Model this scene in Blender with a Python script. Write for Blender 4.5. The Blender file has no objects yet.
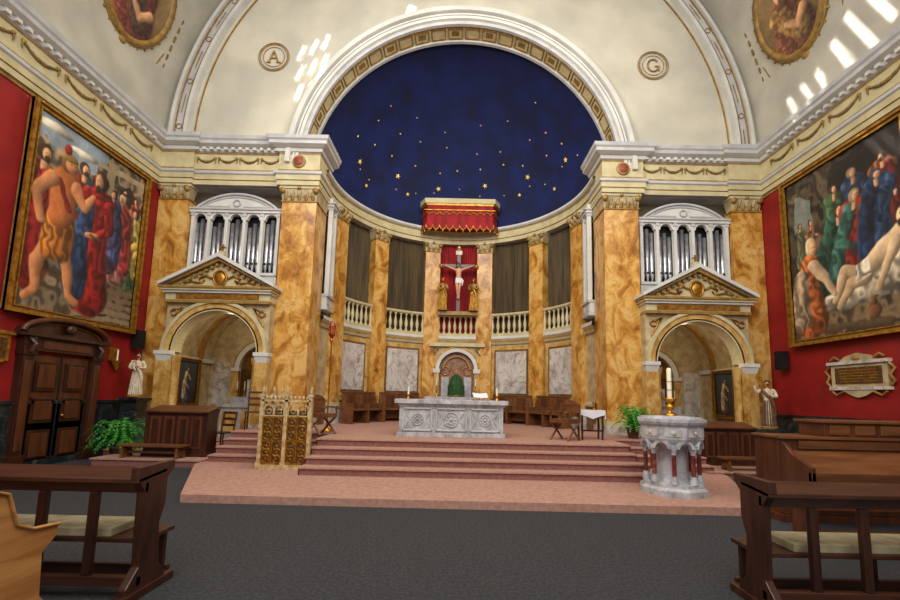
import bpy, math, random
import numpy as np
from mathutils import Matrix, Vector
random.seed(4)
pi=math.pi
def C(r,g,b):
    f=lambda v:(v/255/12.92 if v/255<=.04045 else ((v/255+.055)/1.055)**2.4)
    return (f(r),f(g),f(b),1)
# ---------------------------------------------------------------- materials
def newmat(name):
    m=bpy.data.materials.new(name); m.use_nodes=True
    nt=m.node_tree; b=nt.nodes['Principled BSDF']; return m,nt,b
def mat(name,c1,c2=None,scale=4,rough=.5,metal=0,bump=0,bscale=None,kind='noise',stretch=(1,1,1),emis=None,detail=5):
    m,nt,b=newmat(name)
    b.inputs['Roughness'].default_value=rough; b.inputs['Metallic'].default_value=metal
    b.inputs['Base Color'].default_value=c1
    tc=nt.nodes.new('ShaderNodeTexCoord'); mp=nt.nodes.new('ShaderNodeMapping')
    mp.inputs['Scale'].default_value=stretch
    nt.links.new(tc.outputs['Object'],mp.inputs['Vector'])
    if c2:
        t=nt.nodes.new('ShaderNodeTexNoise'); t.inputs['Scale'].default_value=scale; t.inputs['Detail'].default_value=detail
        if kind=='wood': t.inputs['Distortion'].default_value=.5; t.inputs['Roughness'].default_value=.65
        nt.links.new(mp.outputs[0],t.inputs['Vector'])
        r=nt.nodes.new('ShaderNodeValToRGB'); r.color_ramp.elements[0].position=.35; r.color_ramp.elements[1].position=.65
        r.color_ramp.elements[0].color=c1; r.color_ramp.elements[1].color=c2
        nt.links.new(t.outputs['Fac'],r.inputs[0]); nt.links.new(r.outputs[0],b.inputs['Base Color'])
    if bump:
        t2=nt.nodes.new('ShaderNodeTexNoise'); t2.inputs['Scale'].default_value=bscale or scale*4; t2.inputs['Detail'].default_value=6
        nt.links.new(mp.outputs[0],t2.inputs['Vector'])
        bp=nt.nodes.new('ShaderNodeBump'); bp.inputs['Strength'].default_value=bump; bp.inputs['Distance'].default_value=.02
        nt.links.new(t2.outputs['Fac'],bp.inputs['Height']); nt.links.new(bp.outputs[0],b.inputs['Normal'])
    if emis:
        b.inputs['Emission Color'].default_value=emis[0]; b.inputs['Emission Strength'].default_value=emis[1]
    return m
def marble(name,stops,scale=1.3,dist=1.5,rough=.28,vein=None,vs=1.0,stretch=(1,1,.7),vw=.03,va=1.0):
    m,nt,b=newmat(name); b.inputs['Roughness'].default_value=rough
    tc=nt.nodes.new('ShaderNodeTexCoord'); mp=nt.nodes.new('ShaderNodeMapping'); mp.inputs['Scale'].default_value=stretch
    mp.inputs['Rotation'].default_value=(.3,.5,.2)
    nt.links.new(tc.outputs['Object'],mp.inputs['Vector'])
    n=nt.nodes.new('ShaderNodeTexNoise'); n.inputs['Scale'].default_value=scale; n.inputs['Detail'].default_value=10; n.inputs['Roughness'].default_value=.64; n.inputs['Distortion'].default_value=dist
    nt.links.new(mp.outputs[0],n.inputs['Vector'])
    r=nt.nodes.new('ShaderNodeValToRGB'); els=r.color_ramp.elements
    while len(els)<len(stops): els.new(.5)
    for e,(p,c) in zip(els,stops): e.position=p; e.color=c
    nt.links.new(n.outputs['Fac'],r.inputs[0]); out=r.outputs[0]
    if vein:
        n2=nt.nodes.new('ShaderNodeTexNoise'); n2.inputs['Scale'].default_value=vs; n2.inputs['Detail'].default_value=7; n2.inputs['Distortion'].default_value=2.0
        nt.links.new(mp.outputs[0],n2.inputs['Vector'])
        a=nt.nodes.new('ShaderNodeMath'); a.operation='SUBTRACT'; a.inputs[1].default_value=.5; nt.links.new(n2.outputs['Fac'],a.inputs[0])
        a2=nt.nodes.new('ShaderNodeMath'); a2.operation='ABSOLUTE'; nt.links.new(a.outputs[0],a2.inputs[0])
        r2=nt.nodes.new('ShaderNodeValToRGB'); r2.color_ramp.elements[0].position=0; r2.color_ramp.elements[0].color=(va,va,va,1); r2.color_ramp.elements[1].position=vw; r2.color_ramp.elements[1].color=(0,0,0,1)
        nt.links.new(a2.outputs[0],r2.inputs[0])
        mx=nt.nodes.new('ShaderNodeMix'); mx.data_type='RGBA'
        nt.links.new(r2.outputs[0],mx.inputs[0]); nt.links.new(out,mx.inputs[6]); mx.inputs[7].default_value=vein; out=mx.outputs[2]
    nt.links.new(out,b.inputs['Base Color']); return m

RED=mat('red_paint',C(148,17,14),C(126,11,11),2,rough=.6,bump=.05)
WHITE=mat('white_plaster',C(208,206,200),C(192,190,184),1.5,rough=.7,bump=.05)
VAULTM=mat('vault_plaster',C(192,186,170),C(168,163,150),.9,rough=.8,bump=.05)
TYMP=mat('tympanum_plaster',C(202,195,176),C(180,175,160),.8,rough=.8)
GREYW=mat('grey_white_paint',C(188,187,187),C(168,168,170),3,rough=.55)
CREAM=mat('cream_paint',C(198,186,146),C(180,167,126),3,rough=.6)
CREAM2=mat('pale_stone',C(190,172,134),C(156,136,98),4,rough=.6)
GOLD=mat('gilding',C(196,146,54),C(140,94,28),9,rough=.38,metal=.7,bump=.2)
GOLDP=mat('gold_paint',C(160,124,54),C(126,92,38),6,rough=.5)
OLIVE=mat('garland_gold',C(140,112,52),C(100,76,34),12,rough=.55)
YM=marble('yellow_marble',[(.3,C(112,68,24)),(.41,C(168,112,42)),(.5,C(198,146,66)),(.59,C(214,174,104)),(.7,C(178,120,46))],2.3,.8,vein=C(112,66,24),vs=1.9,vw=.012,va=.5)
YM2=marble('siena_marble',[(.3,C(134,88,36)),(.45,C(180,136,66)),(.6,C(204,170,104)),(.75,C(164,112,50))],3.2,.8,vein=C(120,74,32),vs=2.2,vw=.015,va=.5)
GM=marble('grey_marble',[(.3,C(142,132,122)),(.5,C(192,186,180)),(.7,C(212,206,198))],1.8,1.4,vein=C(128,104,88),vs=1.5,vw=.025,va=.8)
WM=marble('white_marble',[(.3,C(126,124,124)),(.5,C(170,169,172)),(.7,C(198,197,200))],5,.8,vein=C(124,120,122),vs=2.5,rough=.4,vw=.015,va=.6)
RM=marble('red_marble',[(.3,C(60,22,20)),(.5,C(110,46,40)),(.7,C(150,92,80))],7,1)
DM=marble('dark_marble',[(.3,C(14,18,18)),(.5,C(30,36,38)),(.7,C(58,62,60))],2,1,vein=C(96,98,94),vs=1.4,vw=.012,va=.7)
PANEL=mat('dado_brown',C(120,84,44),C(90,60,30),3,rough=.5)
BLUE=mat('dome_blue',C(5,24,84),C(3,14,56),1.2,rough=.85)
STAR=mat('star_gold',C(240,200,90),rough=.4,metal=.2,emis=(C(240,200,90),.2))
DARKG=mat('organ_screen',C(88,70,40),C(54,42,24),6,rough=.8,stretch=(1,1,.1))
REDC=mat('crimson_velvet',C(160,10,20),C(110,4,12),5,rough=.8,stretch=(1,1,.2))
CARPET=mat('grey_carpet',C(58,58,60),C(34,35,38),30,rough=.95,bump=.6,bscale=200)
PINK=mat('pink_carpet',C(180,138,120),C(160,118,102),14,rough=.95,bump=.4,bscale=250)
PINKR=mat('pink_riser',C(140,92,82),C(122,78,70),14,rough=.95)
DW=mat('dark_oak',C(70,36,20),C(38,18,10),9,rough=.36,kind='wood',stretch=(1,1,.12),bump=.04)
DWH=mat('dark_oak_rail',C(74,40,23),C(42,21,12),9,rough=.36,kind='wood',stretch=(.12,1,1),bump=.04)
MW=mat('mahogany',C(98,54,28),C(66,34,17),8,rough=.38,kind='wood',stretch=(1,1,.12))
BW=mat('walnut',C(120,74,40),C(84,50,26),8,rough=.4,kind='wood',stretch=(.12,1,1))
PINE=mat('pine',C(196,142,80),C(158,104,52),8,rough=.4,kind='wood',stretch=(1,.15,1))
CUSH=mat('cushion',C(160,148,116),C(130,120,92),8,rough=.9)
PIPE=mat('pipe_metal',C(190,190,196),C(150,150,156),6,rough=.3,metal=.8)
BLACK=mat('black_plastic',C(18,18,20),rough=.5)
BRASS=mat('brass',C(206,150,50),C(150,98,28),12,rough=.3,metal=.85,bump=.3)
BRONZE=mat('bronze_panel',C(120,84,40),C(70,46,22),14,rough=.45,metal=.5,bump=.5)
TRAC=mat('gilded_tracery',C(196,178,140),C(160,128,72),14,rough=.45,bump=.2)
WAX=mat('wax',C(232,220,190),rough=.5)
CLOTH=mat('white_linen',C(216,216,220),rough=.85)
GREENF=mat('fern_green',C(70,160,48),C(38,112,28),8,rough=.5)
GREENC=mat('green_veil',C(34,84,34),C(22,56,24),8,rough=.8)
TERRA=mat('pot_clay',C(96,70,50),C(70,50,36),5,rough=.7)
SKIN=mat('painted_flesh',C(196,144,112),rough=.5)
HAIR=mat('painted_hair',C(60,36,20),rough=.6)
IVORY=mat('ivory_paint',C(214,200,176),C(190,172,146),8,rough=.5)
BROWNC=mat('brown_habit',C(110,76,50),C(84,56,36),8,rough=.6)
DKIN=mat('shade_and_grille_black',C(12,12,12),rough=.6)  # near-black painted as shade in recesses and gaps; plain black on speaker fronts
# ---------------------------------------------------------------- builder
class B:
    def __init__(s,M=None): s.v=[];s.f=[];s.m=[];s.sm=[];s.mats=[];s.M=M or Matrix()
    def add(s,vs,fs,mt,smooth=False):
        o=len(s.v); M=s.M
        s.v+=[tuple(M@Vector(v)) for v in vs]
        if mt not in s.mats: s.mats.append(mt)
        k=s.mats.index(mt)
        for f in fs:
            s.f.append([o+i for i in f]); s.m.append(k); s.sm.append(smooth)
    def box(s,x0,x1,y0,y1,z0,z1,mt):
        vs=[(x,y,z) for x in(x0,x1) for y in(y0,y1) for z in(z0,z1)]
        s.add(vs,[(0,1,3,2),(4,6,7,5),(0,4,5,1),(2,3,7,6),(0,2,6,4),(1,5,7,3)],mt)
    def frus(s,x0,x1,y0,y1,z0,z1,e,mt):
        vs=[(x0,y0,z0),(x1,y0,z0),(x1,y1,z0),(x0,y1,z0),(x0-e,y0-e,z1),(x1+e,y0-e,z1),(x1+e,y1+e,z1),(x0-e,y1+e,z1)]
        s.add(vs,[(3,2,1,0),(4,5,6,7),(0,1,5,4),(1,2,6,5),(2,3,7,6),(3,0,4,7)],mt)
    def lathe(s,pr,mt,c=(0,0,0),n=20,smooth=True,ax='z'):
        vs=[];fs=[]
        for r,z in pr:
            for i in range(n):
                a=2*pi*i/n; x,y=r*math.cos(a),r*math.sin(a)
                p={'z':(x,y,z),'y':(x,z,y),'x':(z,x,y)}[ax]
                vs.append((p[0]+c[0],p[1]+c[1],p[2]+c[2]))
        for k in range(len(pr)-1):
            for i in range(n):
                j=(i+1)%n; fs.append((k*n+i,k*n+j,(k+1)*n+j,(k+1)*n+i))
        s.add(vs,fs,mt,smooth)
        s.add(vs[:n],[tuple(range(n))],mt); s.add(vs[-n:],[tuple(range(n))],mt)
    def prism(s,pts,y0,y1,mt,plane='xz'):
        n=len(pts)
        g={'xz':lambda a,b,d:(a,d,b),'xy':lambda a,b,d:(a,b,d),'yz':lambda a,b,d:(d,a,b)}[plane]
        vs=[g(a,b,y0) for a,b in pts]+[g(a,b,y1) for a,b in pts]
        s.add(vs,[tuple(range(n)),tuple(range(2*n-1,n-1,-1))]+[(i,(i+1)%n,n+(i+1)%n,n+i) for i in range(n)],mt)
    def tube(s,path,r,mt,n=8,closed=False):
        P=[Vector(p) for p in path]; N=len(P); R=r if isinstance(r,(list,tuple)) else [r]*N
        vs=[];up=Vector((0.13,0.31,.94))
        for i,p in enumerate(P):
            if closed: t=P[(i+1)%N]-P[i-1]
            else: t=P[min(i+1,N-1)]-P[max(i-1,0)]
            t.normalize(); a=t.cross(up)
            if a.length<.05: a=t.cross(Vector((1,0,0)))
            a.normalize(); b=t.cross(a)
            for k in range(n):
                q=2*pi*k/n; vs.append(tuple(p+(a*math.cos(q)+b*math.sin(q))*R[i]))
        fs=[]
        for i in range(N if closed else N-1):
            j=(i+1)%N
            for k in range(n):
                l=(k+1)%n; fs.append((i*n+k,i*n+l,j*n+l,j*n+k))
        s.add(vs,fs,mt,True)
        if not closed: s.add(vs[:n],[tuple(range(n))],mt); s.add(vs[-n:],[tuple(range(n))],mt)
    def sph(s,c,r,mt,nu=12,nv=8):
        if not isinstance(r,(tuple,list)): r=(r,r,r)
        vs=[];fs=[]
        for j in range(nv+1):
            t=pi*j/nv
            for i in range(nu):
                a=2*pi*i/nu; vs.append((c[0]+r[0]*math.sin(t)*math.cos(a),c[1]+r[1]*math.sin(t)*math.sin(a),c[2]+r[2]*math.cos(t)))
        for j in range(nv):
            for i in range(nu):
                k=(i+1)%nu; fs.append((j*nu+i,j*nu+k,(j+1)*nu+k,(j+1)*nu+i))
        s.add(vs,fs,mt,True)
    def ring(s,c,R,r,mt,ax='y',n=24,m=6,Rz=None):
        Rz=Rz or R; pts=[]
        for i in range(n):
            a=2*pi*i/n; u,w=R*math.cos(a),Rz*math.sin(a)
            p={'y':(u,0,w),'z':(u,w,0),'x':(0,u,w)}[ax]; pts.append((c[0]+p[0],c[1]+p[1],c[2]+p[2]))
        s.tube(pts,r,mt,m,closed=True)
    def arc(s,cx,cz,r0,r1,y0,y1,mt,a0=0,a1=180,n=48):
        vs=[];fs=[]
        for i in range(n+1):
            a=math.radians(a0+(a1-a0)*i/n); c,d=math.cos(a),math.sin(a)
            vs+=[(cx+r0*c,y0,cz+r0*d),(cx+r1*c,y0,cz+r1*d),(cx+r1*c,y1,cz+r1*d),(cx+r0*c,y1,cz+r0*d)]
        for i in range(n):
            o=4*i
            for k in range(4):
                l=(k+1)%4; fs.append((o+k,o+l,o+4+l,o+4+k))
        fs+=[(0,1,2,3),(4*n,4*n+1,4*n+2,4*n+3)]
        s.add(vs,fs,mt)
    def sweep(s,path,prof,mats,smooth=False):
        P=[Vector((a,b)) for a,b in path]; vs=[];K=len(prof)
        for i,p in enumerate(P):
            ns=[]
            if i>0: d=(p-P[i-1]).normalized(); ns.append(Vector((d.y,-d.x)))
            if i<len(P)-1: d=(P[i+1]-p).normalized(); ns.append(Vector((d.y,-d.x)))
            n=ns[0] if len(ns)==1 else (ns[0]+ns[1])/(1+ns[0].dot(ns[1]))
            for o,z in prof: q=p+n*o; vs.append((q.x,q.y,z))
        for k in range(K-1):
            s.add([vs[i*K+k+d] for i in range(len(P)) for d in (0,1)],[(2*i,2*i+2,2*i+3,2*i+1) for i in range(len(P)-1)],mats[k] if isinstance(mats,list) else mats,smooth)
    def obj(s,name,parent=None,bev=0):
        me=bpy.data.meshes.new(name); me.from_pydata(s.v,[],s.f)
        for m in s.mats: me.materials.append(m)
        me.polygons.foreach_set('material_index',s.m); me.polygons.foreach_set('use_smooth',s.sm); me.update()
        import bmesh
        bm=bmesh.new(); bm.from_mesh(me); bmesh.ops.recalc_face_normals(bm,faces=bm.faces); bm.to_mesh(me); bm.free()
        o=bpy.data.objects.new(name,me); bpy.context.collection.objects.link(o)
        if parent: o.parent=parent
        if bev:
            md=o.modifiers.new('bevel','BEVEL'); md.width=bev; md.segments=2; md.limit_method='ANGLE'
        return o
def empty(name,loc=(0,0,0)):
    o=bpy.data.objects.new(name,None); o.location=loc; bpy.context.collection.objects.link(o); return o
def mir(sg): return Matrix.Diagonal((sg,1,1,1))
def T(x,y,z): return Matrix.Translation((x,y,z))
def RZ(a): return Matrix.Rotation(a,4,'Z')
def wallM(sg,y,z,inset=0,x=9.0):
    if sg<0: return Matrix(((0,-1,0,-x+inset),(1,0,0,y),(0,0,1,z),(0,0,0,1)))
    return Matrix(((0,1,0,x-inset),(-1,0,0,y),(0,0,1,z),(0,0,0,1)))
YF=12.0; YC=12.8; RA=4.3; VZ=9.22; KZ=.885
def EZ(z): return 7.8+(z-7.8)*KZ
ZC0,ZC1=7.8,EZ(9.45)
# ---------------------------------------------------------------- floor & steps
b=B(); b.box(-9.3,9.3,-4,15.4,-.2,0,CARPET); b.obj('floor')
b=B()
b.prism([(-4.15,6.6),(4.65,6.55),(5.9,9.3),(5.9,12.2),(-5.6,12.2),(-5.6,9.3)],0,.12,PINK,'xy')
b.obj('floor_sanctuary_platform')
b=B()
for k in range(4):
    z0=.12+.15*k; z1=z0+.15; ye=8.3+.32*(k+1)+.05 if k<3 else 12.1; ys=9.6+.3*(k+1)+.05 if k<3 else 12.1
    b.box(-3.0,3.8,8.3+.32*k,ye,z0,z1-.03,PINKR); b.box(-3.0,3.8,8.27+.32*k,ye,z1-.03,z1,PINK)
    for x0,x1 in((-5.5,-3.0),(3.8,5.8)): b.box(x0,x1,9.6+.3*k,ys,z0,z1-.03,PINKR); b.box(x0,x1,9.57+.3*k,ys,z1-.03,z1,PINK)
    for x0,x1 in((-3.0,-2.98),(3.78,3.8)): b.box(x0-.001,x1+.001,8.3+.32*k,12.0,z0,z1-.002,PINKR)
pts=[(RA*1.08*math.sin(math.radians(p)),YC+RA*1.08*math.cos(math.radians(p))) for p in range(-90,91,6)]
b.prism([(-4.6,12.1)]+pts+[(4.6,12.1)],.1,.72,PINK,'xy')
b.obj('floor_altar_steps')
for sg in(-1,1):
    b=B(mir(sg))
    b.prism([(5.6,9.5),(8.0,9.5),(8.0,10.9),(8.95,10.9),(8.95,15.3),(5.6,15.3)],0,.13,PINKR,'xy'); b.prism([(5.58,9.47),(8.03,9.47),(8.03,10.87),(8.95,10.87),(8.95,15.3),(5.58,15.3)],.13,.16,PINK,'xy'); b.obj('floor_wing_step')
# ---------------------------------------------------------------- side walls
for sg,nm in((-1,'left'),(1,'right')):
    b=B(mir(sg))
    b.box(9.0,9.3,-4,12.2,0,ZC1,RED)
    b.box(8.94,9.02,-4,12.0,0,1.35,DM); b.box(8.9,9.02,-4,12.0,1.33,1.4,DM); b.box(8.9,9.02,-4,12,0,.18,DM)
    b.box(8.97,9.02,-4,12,7.72,7.82,GOLDP)
    b.obj('wall_'+nm)
b=B(); n=60; vs=[];fs=[]
for i in range(n+1):
    a=pi*i/n
    for y in(-4,0,4,8,12.05): vs.append((9*math.cos(a),y,VZ+9*math.sin(a)))
for i in range(n):
    for k in range(4): fs.append((i*5+k,i*5+k+1,i*5+5+k+1,i*5+5+k))
b.add(vs,fs,VAULTM,True)
b.arc(0,VZ,8.75,9.0,2.5,3.3,GREYW,n=60)
b.obj('ceiling_vault')
ZA=8.5
b=B(); n=72; vs=[]; a0=math.asin((VZ-ZA)/4.95)
for i in range(n+1):
    a=pi*i/n; ai=a0+(pi-2*a0)*i/n
    vs+=[(9.02*math.cos(a),YF,VZ+9.02*math.sin(a)),(4.95*math.cos(ai),YF,ZA+4.95*math.sin(ai))]
fs=[(2*i,2*i+1,2*i+3,2*i+2) for i in range(n)]
b.add(vs,fs,TYMP); b.obj('wall_front_tympanum')
b=B()
b.arc(0,VZ,8.36,8.75,11.86,12.0,GREYW,n=72); b.arc(0,VZ,8.7,8.8,11.78,12,WHITE,n=72); b.arc(0,VZ,8.28,8.38,11.8,12,WHITE,n=72)
b.arc(0,VZ,8.12,8.15,11.96,12,GOLDP,n=72); b.arc(0,VZ,8.64,8.67,11.83,12,GOLDP,n=72); b.arc(0,VZ,8.41,8.44,11.83,12,GOLDP,n=72)
for i in range(36):
    a=math.radians(2.5+5*i); c=(8.54*math.cos(a),11.85,VZ+8.54*math.sin(a))
    if i%2: b.ring(c,.08,.016,GOLDP,n=12,m=4)
    else: b.tube([(8.54*math.cos(a+d),11.85,VZ+8.54*math.sin(a+d)) for d in(-.035,0,.035)],.014,GOLDP,4)
b.obj('trim_great_arch')
b=B()
b.arc(0,ZA,4.94,5.16,11.88,12.02,GREYW,n=72); b.arc(0,ZA,5.1,5.24,11.74,12.02,WHITE,n=72); b.arc(0,ZA,5.0,5.05,11.82,12.02,WHITE,n=72)
b.arc(0,ZA,4.88,4.97,11.82,12.02,WHITE,n=72)
b.arc(0,ZA,4.83,4.96,11.94,12.62,CREAM,n=72)
b.arc(0,ZA,4.78,4.88,11.92,12.02,GREYW,n=72); b.arc(0,ZA,4.76,4.9,12.56,12.66,GREYW,n=72)
for i in range(26):
    a=6+168*i/26
    for q in((a+.5,a+.8),(a+5.7,a+6.0)): b.arc(0,ZA,4.8,4.85,12.1,12.5,GOLDP,q[0],q[1],2)
    b.arc(0,ZA,4.8,4.85,12.09,12.13,GOLDP,a+.5,a+6,3); b.arc(0,ZA,4.8,4.85,12.47,12.51,GOLDP,a+.5,a+6,3)
    if i%2: b.arc(0,ZA,4.81,4.85,12.22,12.38,OLIVE,a+1.9,a+4.6,3)
b.obj('trim_apse_arch')
prof=[(0,ZC0),(.08,7.8),(.08,7.95),(.11,7.97),(.11,8.14),(.16,8.17),(.16,8.25),(.06,8.3),(.06,8.36),(.06,8.88),(.06,8.94),(.11,8.97),(.14,9.06),(.18,9.08),(.3,9.14),(.3,9.25),(.35,9.29),(.37,9.4),(0,9.45)]
prof=[(o,EZ(z)) for o,z in prof]
pm=[GREYW,CREAM,GOLDP,CREAM,WHITE,GREYW,WHITE,GOLDP,CREAM,GOLDP,GREYW,WHITE,GREYW,WHITE,GREYW,WHITE,GREYW,WHITE]
ROUN=mat('roundel_red',C(150,70,50),C(110,44,34),8)
for sg,nm in((-1,'left'),(1,'right')):
    b=B(mir(-sg))
    P=[(-9.0,-4),(-9.0,11.9),(-8.05,11.9),(-8.05,12.0),(-5.38,12.0),(-5.38,11.9),(-4.27,11.9),(-4.27,12.95)]
    b.sweep(P,prof,pm)
    b.prism([(-9,12.3),(-9,11.95),(-8.06,11.95),(-8.06,12.05),(-5.37,12.05),(-5.37,11.95),(-4.32,11.95),(-4.32,12.95),(-4.95,12.95)],ZC0,EZ(9.4),GREYW,'xy')
    for i in range(70):
        y=-3+.21*i
        if y<11.4: b.box(-8.89,-8.79,y,y+.1,EZ(8.98),EZ(9.07),WHITE)
    for i in range(12): b.box(-7.95+.215*i,-7.85+.215*i,11.79,11.9,EZ(8.98),EZ(9.07),WHITE)
    b.obj('trim_entablature_'+nm)
    g=B(mir(-sg))
    def swag(f,L,D):
        pts=[];rr=[]
        for i in range(13):
            t=i/12; pts.append(f(-L/2+L*t,-D*4*t*(1-t))); rr.append(.014+.022*math.sin(pi*t)+(.01 if i%2 else 0))
        g.tube(pts,rr,OLIVE,6)
        for e in(-1,1):
            p=f(e*L/2,0); g.sph(p,.045,GOLDP,8,6)
            g.tube([p,f(e*L/2+.02*e,-.1),f(e*L/2,-.17)],[.025,.018,.008],OLIVE,5)
    for k in range(4): swag(lambda u,w,k=k:(-7.65+.64*k+u,11.92,EZ(8.74)+w),.52,.12)
    for k in range(14): swag(lambda u,w,k=k:(-8.92,11.0-.95*k+u,EZ(8.76)+w),.75,.15)
    g.lathe([(0.0,0),(.17,0),(.2,.02),(.2,.05)],GOLDP,(-4.83,11.79,EZ(8.63)),16,ax='y'); g.lathe([(.0,0),(.13,0),(.15,.03)],ROUN,(-4.83,11.775,EZ(8.63)),16,ax='y')
    g.obj('frieze_garland')
# ---------------------------------------------------------------- capitals & piers
def capital(b,x0,x1,y0,y1,z0,z1):
    h=z1-z0; w=x1-x0
    b.box(x0-.03,x1+.03,y0-.03,y1+.03,z0,z0+.05,GOLDP)
    b.frus(x0-.0,x1+.0,y0-.0,y1+.0,z0+.05,z1-.08,.05,CREAM2)
    b.box(x0-.08,x1+.08,y0-.08,y1+.08,z1-.08,z1,CREAM)
    nn=max(3,int(w/.18))
    for i in range(nn):
        x=x0+w*(i+.5)/nn
        b.tube([(x,y0-.01,z0+.06),(x,y0-.05,z0+h*.3),(x,y0-.1,z0+h*.42)],[.05,.055,.02],GOLDP,6)
        if i<nn-1:
            x2=x0+w*(i+1)/nn; b.tube([(x2,y0-.02,z0+h*.35),(x2,y0-.07,z0+h*.6),(x2,y0-.12,z0+h*.7)],[.04,.045,.02],CREAM2,6)
    for x in(x0+.02,x1-.02): b.lathe([(.0,-.05),(.085,-.05),(.085,.03)],GOLDP,(x,y0-.07,z1-.15),10,ax='y')
    b.sph((x0+w/2,y0-.08,z1-.06),(.06,.04,.06),GOLDP,8,6)
for sg in(-1,1):
    b=B(mir(sg))
    b.box(4.28,5.3,11.95,12.9,.1,7.4,YM)
    b.box(4.2,5.38,11.87,12.92,.1,.95,GM); b.box(4.24,5.34,11.91,12.91,.95,1.08,CREAM)
    capital(b,4.28,5.3,11.95,12.9,7.32,7.8)
    b.obj('marble_pier')
    b=B(mir(sg))
    b.box(8.1,8.98,11.95,12.3,.1,7.4,YM); b.box(8.04,8.98,11.88,12.3,.1,.95,GM)
    capital(b,8.1,8.92,11.95,12.2,7.32,7.8); b.obj('marble_pilaster')
for sg,nm in((-1,'left'),(1,'right')):
    b=B(mir(sg)); b.box(5.2,9,12.62,12.7,4.66,ZC0+.1,mat('bay_plaster_'+nm,C(120,104,78),rough=.8))
    b.obj('wall_front_bay_'+nm)
# ---------------------------------------------------------------- organ cases
def organcase(b,w,z0,z1,nsec=5,arch=True):
    hw=w/2; zr=z1-(.62 if arch else .3)
    b.box(-hw,hw,.0,.3,z0,z0+.12,GREYW); b.box(-hw+.02,hw-.02,.04,.3,z0+.12,z0+.42,WHITE); b.box(-hw,hw,-.02,.3,z0+.42,z0+.5,GREYW)
    for i in range(nsec):
        xa=-hw+w*i/nsec+.08; xb=-hw+w*(i+1)/nsec-.08
        b.box(xa,xb,.025,.05,z0+.17,z0+.37,GREYW)
    b.box(-hw,hw,.28,.32,z0+.4,zr+.1,DKIN)  # dark backing sheet paints the shade behind the pipes
    for i in range(nsec+1):
        x=-hw+w*i/nsec; x=min(max(x,-hw+.05),hw-.05)
        b.box(x-.045,x+.045,-.02,.12,z0+.5,zr,WHITE); b.box(x-.06,x+.06,-.04,.14,zr-.1,zr,GREYW)
    for i in range(nsec):
        xa=-hw+w*i/nsec+.06; xb=-hw+w*(i+1)/nsec-.06; m=(xa+xb)/2; q=xb-xa
        npi=3; rr=q/npi/2*.88
        for k in range(npi):
            x=xa+q*(k+.5)/npi; top=zr-.16-abs(k-(npi-1)/2)*.12-(.12 if i%2 else 0)
            b.lathe([(.012,z0+.5),(rr,z0+.72),(rr,top),(rr*.8,top)],PIPE,(x,.14,0),10)
            b.box(x-rr*.55,x+rr*.55,.14-rr*1.02,.14,z0+.76,z0+.83,DKIN)
        b.arc(m,zr-q*.5,q*.5-.03,q*.5+.03,-.01,.1,WHITE,n=12)
        b.prism([(xa-.02,zr-q*.5)]+[(m-(q/2)*math.cos(math.radians(a)),zr-q*.5+(q/2)*math.sin(math.radians(a))) for a in range(0,181,15)]+[(xb+.02,zr-q*.5),(xb+.02,zr+.02),(xa-.02,zr+.02)],.0,.06,GREYW)
    b.box(-hw-.04,hw+.04,-.06,.3,zr,zr+.08,WHITE); b.box(-hw-.08,hw+.08,-.1,.3,zr+.08,zr+.13,GREYW)
    if arch:
        H=.46; hx=hw*.92; R=(hx*hx+H*H)/(2*H); A=math.asin(hx/R); pts=[]
        for i in range(17):
            a=-A+2*A*i/16; pts.append((R*math.sin(a),zr+.13+H-R+R*math.cos(a)))
        b.prism(pts,.02,.28,WHITE)
        b.tube([(x,-.0,z+.01) for x,z in pts],.045,GREYW,6)
        p2=[(x*.88,zr+.13+(z-zr-.13)*.78) for x,z in pts]
        b.tube([(x,.01,z+.02) for x,z in p2],.02,GREYW,5)
        b.ring((0,.0,zr+.32),.1,.025,GREYW,n=14); b.box(-hw*.7,-.2,.0,.03,zr+.2,zr+.24,GREYW); b.box(.2,hw*.7,.0,.03,zr+.2,zr+.24,GREYW)
    else:
        b.box(-hw,hw,.0,.3,zr+.13,z1,WHITE)
for sg in(-1,1):
    b=B(T(sg*6.72,12.1,0)); organcase(b,2.66,4.68,7.62,5); b.obj('organ_case')
    if sg<0: M=Matrix(((0,-1,0,-4.1),(1,0,0,13.38),(0,0,1,0),(0,0,0,1)))
    else: M=Matrix(((0,1,0,4.1),(-1,0,0,13.38),(0,0,1,0),(0,0,0,1)))
    b=B(M); organcase(b,.9,4.3,7.95,2,False); b.obj('organ_case')
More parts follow.
